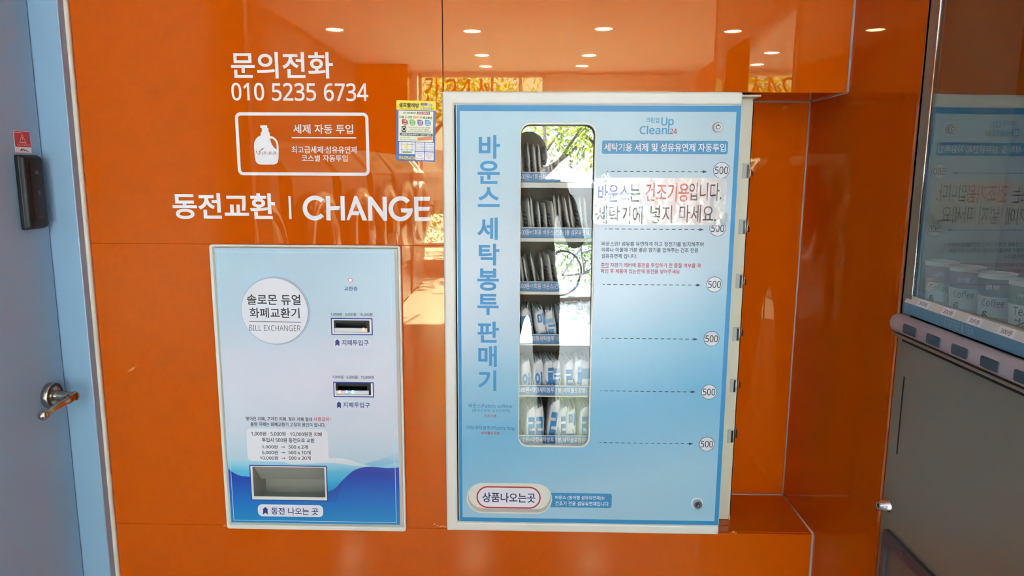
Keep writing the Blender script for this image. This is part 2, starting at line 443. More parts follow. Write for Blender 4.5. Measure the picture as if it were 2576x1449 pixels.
# ceiling lights
GLOW = mat('lit_diffuser', (255, 250, 240), 0.5, emit=(222, 244, 255), estr=LAMP, vary=0)
TRIMW = mat('white_lamp_trim', (235, 233, 230), 0.4)
spots = [(-1.97, -5.79), (-0.59, -5.87), (0.73, -5.75), (-0.59, -7.4), (0.72, -7.4), (-0.60, -8.35), (0.70, -8.3), (0.05, -4.0), (0.78, -4.0)]  # last two are unseen, added to throw more light on the front wall
first = None
for i, (x, y) in enumerate(spots):
    lab = 'round white recessed ceiling light, lit, ' + ['over the washing machines, deeper row', 'middle of the mirrored row above the phone number', 'deeper row on the vending side', 'second along the row leading to the window', 'second along the vending side row', 'last before the shop window', 'last on the vending side before the window', 'unseen, added over the walkway to light the front wall', 'unseen, added at the vending side to light the wall'][i]
    if first is None:
        first = thing('ceiling_light', (x, y, CZ), lab, 'ceiling light', 'recessed ceiling lights')
        b = MB().mat(TRIMW); b.lathe([(0.105, 0), (0.104, .006), (0.092, .009), (0.084, .004)], (x, y, CZ), (0, 0, -1), 32, cap1=False); b.build('trim_ring', first)
        b = MB().mat(GLOW); b.lathe([(0.085, .0035), (0.04, .0045)], (x, y, CZ), (0, 0, -1), 32); b.build('diffuser', first)
    else: copy_tree(first, (x, y, CZ), lab, 'recessed ceiling lights')

# ================================================================== VINYL LETTERING ON THE WALL
def vinyl(name, items, label, bold=0.012):
    o = thing(name, (g((items[0][1][0] + items[0][1][2]) / 2, items[0][1][3])[0], 0, g(items[0][1][0], items[0][1][3])[1]), label, 'lettering')
    return o
def wall_words(name, part, t, box, label, bold, thick=0.0008, res=6):
    x0, x1, z0, z1 = pbox(*box, 0)
    b = MB().mat(VINYL); b.text(t, front(0), x0, x1, z0, z1, 0.0001, bold=bold, thick=thick, res=res)
    return tag(b.build(name), label, 'lettering')
wall_words('wall_lettering', None, '문의전화', (581, 131, 837.5, 197.6), 'white Korean heading lettering on the orange wall, above the phone number', 0.016)
b = MB().mat(VINYL)
for t, bx in (('010', (582.4, 208.2, 664.6, 253)), ('5235', (684, 208.8, 795, 254)), ('6734', (815, 209.4, 926, 254.8))): ptext(b, t, bx, 0, 0.0001, bold=0.014, thick=0.0008, res=8)
tag(b.build('phone_number'), 'white phone number lettering on the orange wall under the heading', 'lettering')
wall_words('change_heading', None, '동전교환', (434.5, 485.7, 692.2, 551.3), 'large white Korean lettering on the orange wall, beside the thin upright bar', 0.022)
b = MB().mat(VINYL); x0, x1, z0, z1 = pbox(726.8, 493, 732.6, 551, 0); b.box(x0, x1, -0.0009, -0.0001, z0, z1)
tag(b.build('divider_bar'), 'thin upright white bar between the Korean and English lettering', 'lettering')
# CHANGE, geometric capitals with stencil gaps
b = MB().mat(VINYL)
def wpoly(pts): b.prism([g(p, q) for p, q in pts][::-1], front(0), 0.0001, 0.0009)
def arc(cx, cy, rx, ry, w, a0, a1, k=40):
    o = [(cx + rx * math.cos(math.radians(a0 + (a1 - a0) * i / k)), cy - ry * math.sin(math.radians(a0 + (a1 - a0) * i / k))) for i in range(k + 1)]
    n = [(cx + (rx - w) * math.cos(math.radians(a0 + (a1 - a0) * i / k)), cy - (ry - w) * math.sin(math.radians(a0 + (a1 - a0) * i / k))) for i in range(k + 1)]
    for i in range(k): wpoly([o[i], o[i + 1], n[i + 1], n[i]][::-1])
arc(792.5, 523.2, 31, 31.3, 11, 42, 318)
wpoly([(820, 492.8), (830.5, 493), (831.2, 519), (855.5, 518.6), (853, 528.6), (831.6, 529), (832.2, 554.2), (821.5, 554)])
wpoly([(856.5, 493), (866.6, 493.2), (868.2, 554.4), (857.8, 554.4)])
wpoly([(891, 494.5), (893, 492.4), (896.5, 492.4), (899, 495), (924.3, 554.4), (912.4, 554.4), (895.8, 512), (888, 531), (904.5, 531.6), (903.5, 541.3), (884, 541), (878.6, 554), (872.2, 553.8)])
wpoly([(925.2, 494.4), (935, 494.6), (963.6, 534), (962.2, 494.8), (972.8, 495), (974, 555.2), (965.5, 555.2), (936, 514.5), (937.2, 555), (927, 555)])
arc(1008, 525.0, 30.4, 31.6, 11, 40, 352)
b.prism([g(*q) for q in [(1008, 524.2), (1037.6, 524.4), (1038.3, 531), (1034, 536), (1009.5, 534)]][::-1], front(0), 0.0002, 0.00105)
wpoly([(1041.5, 495), (1082.2, 495), (1080, 505.2), (1052, 505), (1052.5, 520.4), (1081.4, 520.4), (1079.6, 530.3), (1052.8, 530.2), (1053.2, 546), (1084, 546), (1082, 556), (1043.2, 555.5)])
tag(b.build('change_lettering'), 'white English capitals spelling CHANGE on the orange wall', 'lettering')
# framed detergent notice
x0, _, z0, _ = pbox(595, 283, 930, 441.5, 0); _, x1, _, z1 = pbox(595, 283, 928.5, 441, 0)
sign = thing('detergent_sign', ((x0 + x1) / 2, 0, z0), 'white outlined sign on the orange wall with detergent bottle symbol and Korean words', 'sign')
b = MB().mat(VINYL); t = 0.0072
b.ring(rrect(x0, z0, x1, z1, 0.013, 8), rrect(x0 + t, z0 + t, x1 - t, z1 - t, 0.006, 8), front(0), 0.0001, 0.0009); b.build('sign_border', sign)
b = MB().mat(VINYL)
bot = [(655, 315.2), (672.4, 315), (672.7, 322), (675.2, 322.4), (676, 332), (678.4, 332.6), (679.2, 341.5), (687, 344), (693.5, 348.5), (698.5, 356), (700.8, 366), (701.3, 380), (701.2, 396), (699.4, 407), (696, 411.5), (690, 413.6), (668, 414.2), (654, 413.4), (648, 411.5), (643.6, 406), (641, 392), (639.2, 370), (639.8, 358), (644, 349), (650, 343.6), (656, 340.8), (656, 332.6), (658.6, 332), (658.7, 322.4), (655.4, 322)]
hole = [(680, 347.5), (687, 349.5), (692.5, 355), (695.6, 362), (696.3, 371), (695.8, 376.5), (690, 371.5), (684.5, 364), (681, 355)]
wb, wh = ppts(bot, 0), ppts(hole, 0)
bm = bmesh.new(); edges = []
for loop in (wb, wh):
    vs = [bm.verts.new((p[0], -0.0006, p[1])) for p in loop]
    edges += [bm.edges.new((vs[i], vs[(i + 1) % len(vs)])) for i in range(len(vs))]
bmesh.ops.triangle_fill(bm, edges=edges, use_beauty=True)
b.bm(bm); bo = b.build('bottle_symbol', sign)
b = MB().mat(mat('orange_cut_line', (150, 66, 24), 0.5))
ptext(b, '(주)피죤', (659, 381, 696.4, 392), 0, 0.0010, bold=0.0)
for pts in ([(644.5, 379), (647, 385), (652, 389), (656, 385), (653, 381), (657, 377), (662, 375.5)], [(652, 384), (655, 379), (661, 373.5), (664, 373.8)]):
    q = [Vector((g(*p)[0], -0.0010, g(*p)[1])) for p in pts]; b.tube(q, 0.0006, 5)
b.build('bottle_emblem', bo)
b = MB().mat(VINYL)
ptext(b, '세제 자동 투입', (737.4, 312.9, 888.2, 336.3), 0, 0.0001, bold=0.012, thick=0.0008)
ptext(b, '최고급세제·섬유유연제', (733.6, 368, 897.5, 385.7), 0, 0.0001, bold=0.006, thick=0.0008)
ptext(b, '코스별 자동투입', (758.8, 389.8, 874.4, 406.4), 0, 0.0001, bold=0.006, thick=0.0008)
q0, q1, q2, q3 = pbox(734, 345.2, 895.8, 348.2, 0); b.box(q0, q1, -0.0009, -0.0001, q2, q3)
b.build('sign_lettering', sign)

# ================================================================== POSTER STICKER
P0, P1 = g(988.3, 257.6), g(1087.2, 256.6); P2 = g(996.4, 404)
U = Vector((P1[0] - P0[0], 0, P1[1] - P0[1])); PWd = U.length; U.normalize()
U = Vector((math.cos(math.radians(-1.6)), 0, math.sin(math.radians(-1.6)))); V = Vector((-U.z, 0, U.x))
PHt = 146.5 * 1.7 / 1800 * 1.0
PO = Vector((P2[0], 0, P2[1]))
def pf(u, v, n): q = PO + U * (u * PWd) + V * (v * PHt); return (q.x, -n, q.z)   # u, v in 0..1
P_YEL, P_BLUE, P_CREAM, P_LBLUE = mat('poster_yellow', (250, 226, 16), 0.35), mat('poster_blue', (66, 92, 172), 0.35), mat('poster_cream', (238, 240, 208), 0.4), mat('poster_light_blue', (72, 160, 216), 0.4)
P_GRN, P_PUR, P_ORG = mat('poster_green', (116, 178, 88), 0.4), mat('poster_purple', (126, 92, 168), 0.4), mat('poster_orange', (226, 132, 66), 0.4)
po = thing('flyer_sticker', (PO.x + PWd / 2, 0, PO.z), 'small yellow and blue laundry flyer stuck on the orange wall by the vending machine', 'sticker')
def prr(x0, y0, x1, y1, r):                   # poster pixels (0..840 x 0..1180 in the enlarged view) -> u, v
    return [(a, 1 - c) for a, c in [(p / 800.0, q / 1180.0) for p, q in rrect(x0, y0, x1, y1, r, 4)]][::-1]
b = MB().mat(P_BLUE); b.prism(prr(0, 0, 800, 1180, 22), pf, 0.0, 0.0006)
b.mat(P_YEL).flat(prr(0, 0, 800, 186, 20), pf, 0.0008)
b.mat(P_CREAM).flat(prr(46, 200, 752, 794, 4), pf, 0.0008)
b.mat(WHITE_INK)
for bx in ((62, 808, 384, 1044), (398, 808, 580, 980), (594, 808, 776, 980), (398, 996, 580, 1152), (594, 996, 776, 1152)): b.flat(prr(*bx, 14), pf, 0.0009)
b.build('flyer_sheet', po)
b = MB()
def pt(m, t, x0, y0, x1, y1, bold=0.0): b.mat(m).text(t, pf, x0 / 800, x1 / 800, 1 - y1 / 1180, 1 - y0 / 1180, 0.0013, bold=bold, res=3)
def pr(m, x0, y0, x1, y1, r=2, n=0.0011): b.mat(m).flat(prr(x0, y0, x1, y1, r), pf, n)
pt(BLACK_INK, '셀프빨래방', 52, 50, 462, 138, 0.03)
pt(BLACK_INK, 'Self Laundry', 88, 150, 290, 182); pt(RED_INK, '우 선 점', 300, 150, 412, 182)
pr(NAVY_INK, 496, 46, 626, 88); pt(WHITE_INK, '크린업24', 506, 52, 616, 82)
pt(P_LBLUE, 'Up', 648, 42, 740, 112, 0.01); pt(P_LBLUE, 'Clean', 494, 104, 700, 172, 0.01); pr(P_LBLUE, 704, 60, 718, 176); pt(RED_INK, '24', 716, 122, 764, 168)
pt(GREY_PRINT, '24시 셀프빨래방', 130, 222, 396, 262, 0.02); pr(RED_INK, 424, 214, 682, 264); pt(WHITE_INK, '365일 연중무휴', 438, 222, 668, 256, 0.02)
pt(BLACK_INK, '이불 2~3채', 62, 300, 314, 350, 0.015); pt(P_ORG, '만원이면', 332, 300, 524, 346, 0.03); pt(BLACK_INK, '뽀송뽀송', 544, 300, 736, 350, 0.015)
for m, x, t1, t2 in ((RED_INK, 116, '이불', '빨래'), (P_GRN, 272, '항균', '세탁'), (P_PUR, 430, '살균', '건조'), (P_LBLUE, 586, '진드기', '박멸')):
    b.mat(m).flat([(a / 800, 1 - c / 1180) for a, c in [(x, 368), (x + 62, 368)] + [(x + 62 + 60 * math.sin(math.radians(k * 27)), 428 - 60 * math.cos(math.radians(k * 27))) for k in range(1, 11)]][::-1], pf, 0.0011)
    pt(WHITE_INK, t1, x + 24, 386, x + 96, 422, 0.02); pt(WHITE_INK, t2, x + 24, 436, x + 96, 472, 0.02)
pr(GREY_PRINT, 112, 500, 206, 620); b.mat(WHITE_INK).flat([(a / 800, 1 - c / 1180) for a, c in circ(160, 556, 36, 20)][::-1], pf, 0.0012); b.mat(BLACK_INK).flat([(a / 800, 1 - c / 1180) for a, c in circ(160, 556, 26, 20)][::-1], pf, 0.0013)
pt(GREY_PRINT, '집에서 세탁하기 번거로운 이불빨래', 250, 506, 690, 534); pt(GREY_PRINT, '애써도 줄지가 않았던 생활빨래', 284, 546, 664, 574); pt(GREY_PRINT, '크린업24 셀프빨래방에서 한번에 해결', 236, 586, 706, 614)
pr(GREY_PRINT, 76, 632, 748, 684); pt(WHITE_INK, '은행회 전용세탁기 · 건조기 입하', 110, 640, 712, 676, 0.02)
pt(GREY_PRINT, '고온 살균 건조로', 80, 706, 292, 734); pt(GREY_PRINT, '위생과 건강 두가지를 잡으세요!', 80, 752, 418, 780)
b.mat(P_ORG).flat([(a / 800, 1 - c / 1180) for a, c in [(436, 716), (740, 690), (746, 752), (442, 778)]][::-1], pf, 0.0011)
for y in (850, 960): pr(GREY_PRINT, 76, y, 370, y + 6)
for x in (110, 222, 326): pr(GREY_PRINT, x, 820, x + 6, 1030)
pr(P_GRN, 134, 990, 318, 1024); pr(P_YEL, 170, 880, 262, 918, n=0.0012); pt(GREY_PRINT, '세탁기 이용요금', 414, 828, 560, 856); pt(GREY_PRINT, '건조기 이용요금', 610, 828, 756, 856)
for x in (406, 600):
    pt(RED_INK, '15kg', x, 884, x + 50, 918); pt(GREY_PRINT, '4,000원', x + 60, 884, x + 162, 918); pt(RED_INK, '20kg', x, 932, x + 50, 966); pt(GREY_PRINT, '5,000원', x + 60, 932, x + 162, 966)
pt(GREY_PRINT, '운동화 세탁기', 420, 1014, 558, 1042); pt(GREY_PRINT, '이용요금', 446, 1056, 532, 1084); pt(RED_INK, '1회', 412, 1106, 452, 1136); pt(GREY_PRINT, '3,000원', 466, 1106, 562, 1136)
pt(GREY_PRINT, '최고급형 세제·유연제', 606, 1014, 766, 1042); pt(RED_INK, '자동투입방식', 622, 1056, 750, 1086); pt(RED_INK, '무료', 650, 1100, 720, 1130)
pt(P_LBLUE, '365일 24시 연중무휴 셀프빨래방', 62, 1054, 380, 1074); pt(P_YEL, '010-5235-6734', 60, 1086, 384, 1150, 0.02)
b.build('flyer_print', po)

# ================================================================== BILL CHANGER
Y0 = -0.016
EX = thing('bill_changer', (-0.535, 0, 0.574), 'white wall-mounted bill changer with blue wave print set in the orange wall', 'bill changer')
ox0, ox1, oz0, oz1 = -0.7645, -0.3045, 0.5735, 1.3030
b = MB().mat(IVORY)
i0, i1 = g(538.0, 960, -0.006)[0], 0
lx0, lx1 = -0.7565, g(1004.5, 760, -0.006)[0]; lz0, lz1 = g(790, 1320.5, -0.006)[1], g(770, 621.5, -0.006)[1]
b.ring(rrect(ox0, oz0, ox1, oz1, 0.007, 5), rrect(lx0, lz0, lx1, lz1, 0.002, 5), front(0), 0.0, 0.013)
b.build('outer_rim', EX, bevel=0.003)
b = MB().mat(IVORY)
px0 = g(540.4, 640, Y0)[0]; px1 = g(992.4, 660, Y0)[0]; pz1 = g(766, 625.4, Y0)[1]; pz0 = g(790, 1316.8, Y0)[1]
b.loft([[(x, -0.004, z) for x, z in ((lx0 + .001, lz0 + .001), (lx1 - .001, lz0 + .001), (lx1 - .001, lz1 - .001), (lx0 + .001, lz1 - .001))],
        [(x, -0.008, z) for x, z in ((lx0 + .002, lz0 + .002), (lx1 - .002, lz0 + .002), (lx1 - .002, lz1 - .002), (lx0 + .002, lz1 - .002))],
        [(x, Y0, z) for x, z in ((px0, pz0), (px1, pz0), (px1, pz1), (px0, pz1))]])
b.box(ex0 + .004, ex1 - .004, 0.10, 0.11, ez0 + .004, ez1 - .004)       # body set into the wall
b.box(ex0 + .004, ex0 + .008, 0.0, 0.10, ez0 + .004, ez1 - .004); b.box(ex1 - .008, ex1 - .004, 0.0, 0.10, ez0 + .004, ez1 - .004)
b.build('door_edge', EX)
E_BLUE = mat('deep_blue_ink', (40, 62, 150), 0.4)
EXG = ramp_mat('bill_changer_print', [(0.0, (178, 208, 226)), (0.22, (182, 210, 226)), (0.36, (208, 218, 232)), (0.52, (218, 220, 234)), (0.62, (212, 218, 232)), (0.78, (190, 212, 228)), (1.0, (180, 208, 226))], 0.3)
s1 = pbox(841, 805.8, 929.8, 835, Y0); s2 = pbox(845.4, 963.3, 933.3, 992.6, Y0); tr_ = pbox(637.2, 1175, 817.2, 1249.6, Y0)
holes = [s1, s2, tr_]
b = MB().mat(EXG)
xs = sorted({px0, px1} | {h[0] for h in holes} | {h[1] for h in holes}); zs = sorted({pz0, pz1} | {h[2] for h in holes} | {h[3] for h in holes})
for i in range(len(xs) - 1):
    for k in range(len(zs) - 1):
        cx, cz = (xs[i] + xs[i + 1]) / 2, (zs[k] + zs[k + 1]) / 2
        if any(h[0] < cx < h[1] and h[2] < cz < h[3] for h in holes): continue
        b.flat([(xs[i], zs[k]), (xs[i + 1], zs[k]), (xs[i + 1], zs[k + 1]), (xs[i], zs[k + 1])], front(Y0), 0)
b.build('front_panel', EX)
def interp(pts, x):
    for (a, c), (d, e) in zip(pts, pts[1:]):
        if a <= x <= d:
            t = (x - a) / (d - a); return c + (e - c) * t
    return pts[0][1] if x < pts[0][0] else pts[-1][1]
def smooth_pts(pts, k=5):
    out = []
    for i in range(len(pts) - 1):
        p0, p1, p2, p3 = pts[max(i - 1, 0)], pts[i], pts[i + 1], pts[min(i + 2, len(pts) - 1)]
        for j in range(k):
            t = j / k
            out.append(tuple(0.5 * (2 * p1[c] + (p2[c] - p0[c]) * t + (2 * p0[c] - 5 * p1[c] + 4 * p2[c] - p3[c]) * t * t + (3 * p1[c] - p0[c] - 3 * p2[c] + p3[c]) * t ** 3) for c in (0, 1)))
    return out + [pts[-1]]
def wave(name, up, low, m, n):
    """printed band between two curves given in pixels, leaving the coin tray open"""
    U_, L_ = [ppts(smooth_pts(q), Y0) if q else None for q in (up, low)]
    a = max(px0, U_[0][0]) if low is None else max(px0, U_[0][0], L_[0][0]); c = min(px1, U_[-1][0]) if low is None else min(px1, U_[-1][0], L_[-1][0])
    X = sorted([a + (c - a) * i / 70 for i in range(71)] + [x for x in (tr_[0], tr_[1]) if a < x < c])
    b = MB().mat(m)
    for x, y in zip(X, X[1:]):
        u0, u1 = interp(U_, x), interp(U_, y); l0, l1 = (pz0, pz0) if low is None else (interp(L_, x), interp(L_, y))
        if u0 <= l0 and u1 <= l1: continue
        if tr_[0] - 1e-6 < (x + y) / 2 < tr_[1]:
            if min(u0, u1) > tr_[3]: b.flat([(x, max(l0, tr_[3])), (y, max(l1, tr_[3])), (y, u1), (x, u0)], front(Y0), n)
            if max(l0, l1) < tr_[2]: b.flat([(x, l0), (y, l1), (y, min(u1, tr_[2])), (x, min(u0, tr_[2]))], front(Y0), n)
        else: b.flat([(x, l0), (y, l1), (y, u1), (x, u0)], front(Y0), n)
    return b.build(name, EX)
Udeep = [(560, 1170), (572, 1177), (583, 1186), (599, 1195), (612, 1198), (628, 1199.6), (720, 1222), (800, 1240), (825, 1236), (842, 1229), (859, 1211), (870, 1200), (886, 1186), (900, 1179), (920, 1174.5), (947, 1174.5), (975, 1177.5), (1010, 1175)]
Ucyan = [(560, 1146), (570, 1149), (600, 1155), (621, 1158), (693, 1161), (718, 1163), (735, 1168), (776, 1167), (826, 1164), (856, 1168), (895, 1173), (920, 1172.5), (960, 1171), (1010, 1162)]
wave('wave_print', [(880, 1177), (900, 1172), (940, 1160), (970, 1150), (1010, 1134)], [(880, 1177.2), (895, 1173.5), (920, 1173), (960, 1172), (1010, 1166)], ramp_mat('pale_wave_print', [(0, (120, 190, 222)), (1, (186, 212, 230))], 0.3), 0.0002)
wave('wave_print', Ucyan, Udeep, ramp_mat('cyan_wave_print', [(0, (46, 150, 214)), (0.3, (62, 176, 222)), (0.6, (98, 190, 224)), (0.8, (150, 208, 232)), (1, (188, 216, 232))], 0.3), 0.0003)
wave('wave_print', [(716, 1162), (760, 1158), (828, 1152), (860, 1153), (886, 1159), (906, 1166), (935, 1173)], [(716, 1163), (735, 1168), (776, 1167), (826, 1164), (856, 1166), (895, 1172), (935, 1174)], ramp_mat('white_swoosh_print', [(0, (206, 222, 234)), (1, (226, 226, 236))], 0.3), 0.0004)
wave('wave_print', Udeep, None, ramp_mat('deep_wave_print', [(0, (36, 142, 204)), (0.35, (32, 118, 200)), (0.7, (34, 84, 184)), (0.88, (40, 62, 166)), (1, (48, 66, 172))], 0.3), 0.0005)
wave('wave_print', [(822, 1240), (842, 1230), (853, 1219), (862, 1209)], [(822, 1258.5), (838, 1263), (846, 1260), (850, 1245), (856, 1232), (862, 1211)], ramp_mat('violet_wave_print', [(0, (34, 104, 192)), (1, (44, 60, 160))], 0.3), 0.0007)
b = MB().mat(mat('pale_line_print', (206, 228, 240), 0.4))
q = [g(548.4, 631, Y0), g(985, 637.6, Y0), g(995.4, 1314, Y0), g(585.8, 1309.4, Y0)]
bx0, bx1, bz0, bz1 = (q[0][0] + q[3][0]) / 2, (q[1][0] + q[2][0]) / 2, (q[2][1] + q[3][1]) / 2, (q[0][1] + q[1][1]) / 2
b.ring(rrect(bx0, bz0, bx1, bz1, 0), rrect(bx0 + .0013, bz0 + .0013, bx1 - .0013, bz1 - .0013, 0), front(Y0), 0.0007, 0.0009)
b.build('border_line', EX)
# round badge
cx, cz = g(691.3, 783.2, Y0 - .0064); rb = 86.6 * 1.678 / 1800 * 0.995
b = MB().mat(mat('badge_rim_grey', (168, 186, 206), 0.4))
fr = front(Y0)
b.ring(circ(cx, cz, rb * 1.045, 64), circ(cx, cz, rb * 0.99, 64), fr, 0.0, 0.0012)
bd = b.build('round_badge', EX)
b = MB().mat(OFFWHITE_INK); b.prism(circ(cx - .0004, cz + .0004, rb, 64), fr, 0.0010, 0.0064); b.build('badge_disc', bd)
Yb = Y0 - 0.0064
b = MB().mat(BLACK_INK)
ptext(b, '솔로몬 듀얼', (621.3, 740.7, 756.1, 767.2), Yb, bold=0.012); ptext(b, '화폐교환기', (627.7, 774.4, 753.6, 800), Yb, bold=0.012)
ptext(b, 'BILL EXCHANGER', (627, 818, 756, 832.8), Yb, bold=-0.012)
a = pbox(627, 809.1, 758, 810.3, Yb); b.flat(rrect(a[0], a[2], a[1], a[3], 0), front(Yb), 0.0003)
b.build('badge_lettering', bd)
# indicator
cx, cz = g(881.5, 705.2, Y0)
b = MB().mat(mat('pink_lamp_ring', (226, 110, 140), 0.3)); b.lathe([(0.0052, 0), (0.005, .0012), (0.0034, .0012), (0.0034, .0004)], (cx, Y0, cz), (0, -1, 0), 24, cap1=False)
lp = b.build('indicator_lamp', EX)
b = MB().mat(mat('lit_red_lamp', (255, 220, 220), 0.3, emit=(255, 226, 226), estr=1.6, vary=0)); b.lathe([(0.0034, .0004), (0.002, .0014)], (cx, Y0, cz), (0, -1, 0), 20); b.build('lamp_lens', lp)
# bill slots
SLOTB = mat('slot_black', (12, 12, 15), 0.45, spec=.3)
def slot(fb, hb, ab, bar, leds):
    X = pbox(*fb, Y0); Hh = pbox(*hb, Y0); A = pbox(*ab, Y0); Br = pbox(*bar, Y0 - .003)
    b = MB().mat(E_BLUE); t = 0.0026
    b.ring(rrect(X[0], X[2], X[1], X[3], 0), rrect(X[0] + t, X[2] + t, X[1] - t, X[3] - t, 0), front(Y0), 0, 0.0009)
    b.mat(WHITE_INK); b.ring(rrect(X[0] + t, X[2] + t, X[1] - t, X[3] - t, 0), rrect(Hh[0], Hh[2], Hh[1], Hh[3], 0), front(Y0), 0, 0.0007)
    s = b.build('bill_slot', EX)
    b = MB().mat(SLOTB)
    b.ring(rrect(Hh[0], Hh[2], Hh[1], Hh[3], 0.001), rrect(A[0], A[2], A[1], A[3], 0.001), front(Y0), -0.004, 0.0035)
    b.mat(BLACK_GLOSS); b.box(A[0], A[1], Y0 + .03, Y0 + .031, A[2], A[3]); b.box(A[0], A[1], Y0 + .003, Y0 + .03, A[3], A[3] + .001); b.box(A[0], A[1], Y0 + .003, Y0 + .03, A[2] - .001, A[2])
    b.box(A[0] - .001, A[0], Y0 + .003, Y0 + .03, A[2], A[3]); b.box(A[1], A[1] + .001, Y0 + .003, Y0 + .03, A[2], A[3])
    b.build('slot_mouth', s)
    b = MB().mat(mat('frosted_bar', (222, 224, 228), 0.25)); b.box(Br[0], Br[1], Y0 - .0085, Y0 - .0035, Br[2], Br[3], 0.001)
    bb = b.build('light_bar', s)
    for (lx_, ly_, c) in leds:
        x, z = g(lx_, ly_, Y0 - .009)
        b = MB().mat(mat('lit_led', c, 0.4, emit=c, estr=1.8, vary=0)); b.lathe([(0.0046, .0085), (0.0034, .0094), (0.001, .0098)], (x, Y0, z), (0, -1, 0), 16); o = b.build('led', s)
        b = MB().mat(mat('lit_led_core', (255, 250, 250), 0.4, emit=tuple(min(255, v + 120) for v in c), estr=2.6, vary=0)); b.lathe([(0.0026, .0097), (0.001, .0101)], (x, Y0, z), (0, -1, 0), 12); b.build('led', s)
slot((833.2, 800, 937.4, 842.8), (841, 805.8, 929.8, 835), (847, 812.5, 921, 824), (842.6, 824.2, 925, 834), [(914.5, 829, (255, 90, 50))])
slot((839, 960.8, 940.5, 999), (845.4, 963.3, 933.3, 992.6), (851, 969.8, 924, 981), (846.6, 981.4, 928.6, 991.6), [(854.8, 986, (255, 90, 70)), (872, 986, (60, 110, 255)), (887.4, 986, (60, 225, 140))])
# coin tray
b = MB().mat(E_BLUE)
o_ = pbox(630, 1170.6, 824, 1259.4, Y0); t = 0.0024
b.ring(rrect(o_[0], o_[2], o_[1], o_[3], 0), rrect(o_[0] + t, o_[2] + t, o_[1] - t, o_[3] - t, 0), front(Y0), 0, 0.0011)
b.mat(IVORY); b.ring(rrect(o_[0] + t, o_[2] + t, o_[1] - t, o_[3] - t, 0), rrect(tr_[0], tr_[2], tr_[1], tr_[3], 0), front(Y0), 0, 0.0009)
tray = b.build('coin_tray', EX)
x0, x1, z0, z1 = tr_; yb, yc = 0.066, 0.034
zc = g(640, 1204, yc)[1]
TRAY_SHADE = mat('shaded_tray_ivory', (164, 166, 158), 0.45)  # ivory inside; its shade is put into this greyer colour
zf = g(700, 1237, yb)[1]
b = MB().mat(TRAY_SHADE)
b.add([(x0, Y0, zf), (x0, yb, zf), (x0, yb, z1), (x0, Y0, z1)], [[0, 1, 2, 3]])
b.add([(x1, Y0, zf), (x1, yb, zf), (x1, yb, z1), (x1, Y0, z1)], [[3, 2, 1, 0]])
b.add([(x0, Y0 + .001, zf), (x1, Y0 + .001, zf), (x1, yb, zf), (x0, yb, zf)], [[0, 1, 2, 3]]); b.add([(x0, Y0 + .001, zf), (x1, Y0 + .001, zf), (x1, Y0 + .001, z0), (x0, Y0 + .001, z0)], [[3, 2, 1, 0]])
b.add([(x0, yb, zf), (x1, yb, zf), (x1, yb, z1), (x0, yb, z1)], [[0, 1, 2, 3]])
b.add([(x0, Y0, z1), (x1, Y0, z1), (x1, yb, z1), (x0, yb, z1)], [[3, 2, 1, 0]])
b.build('tray_well', tray)
b = MB().mat(TRAY_SHADE); xa = x0 + .0005
b.prism([(Y0 + .004, z1 - .0002), (yc, zc), (yc + .001, zc), (yc + .001, z1 - .0002)], lambda u, v, n: (n, u, v), xa, x1 - .0005); b.build('tray_chute', tray)
# printed words
def plate(name, box, r, m, n=0.0009, Y=Y0, parent=EX):
    a = pbox(*box, Y); b = MB().mat(m); b.flat(rrect(a[0], a[2], a[1], a[3], r, 6), front(Y), n); return b.build(name, parent)
def hand_arrow(b, l, t, r, bt, Y, n):
    w, h = r - l, bt - t
    P = [(l + w * .5, t), (r, t + h * .36), (l + w * .87, t + h * .36), (l + w * .9, bt), (l + w * .5, bt - h * .24), (l + w * .12, bt), (l + w * .16, t + h * .36), (l, t + h * .36)]
    b.flat([g(*p, Y) for p in P][::-1], front(Y), n)
b = MB().mat(NAVY_INK); ptext(b, '교환중', (865.7, 720.7, 899.6, 731.2), Y0, bold=0.014)
b.build('lamp_lettering', EX)
for bx in ((832, 786.6, 937, 795.6), (836.3, 944.6, 940.5, 953)):
    b = MB().mat(BLACK_INK); ptext(b, '1,000원 · 5,000원 · 10,000원', bx, Y0, bold=0.014); b.build('slot_lettering', EX)
for bx, ar, tx in (((839, 852, 934, 876), (842, 853, 855.7, 870.6), (860, 855, 927.7, 869.4)), ((845, 1005.5, 937.4, 1033), (846.4, 1009.7, 859.6, 1027), (863.5, 1011.8, 931, 1025.2))):
    p = plate('slot_label', bx, 0.004, mat('pale_label_print', (216, 222, 236), 0.4))
    b = MB().mat(NAVY_INK); hand_arrow(b, *ar, Y0, 0.0012); ptext(b, '지폐투입구', tx, Y0, 0.0012, bold=0.012); b.build('label_lettering', p)
b = MB().mat(BLACK_INK)
ptext(b, '찢어진 지폐, 구겨진 지폐, 젖은 지폐 절대', (618, 1049, 785, 1059.4), Y0, bold=0.014); ptext(b, '불량 지폐는 화폐교환기 고장의 원인이 됩니다.', (630.3, 1062.7, 818.8, 1073.2), Y0, bold=0.014)
b.mat(RED_INK); ptext(b, '사용금지!', (788.7, 1049.6, 831.2, 1059.6), Y0, bold=0.012)
b.build('warning_lettering', EX)
p = plate('exchange_table', (621.6, 1078.7, 826, 1161), 0.013, OFFWHITE_INK)
b = MB().mat(BLACK_INK)
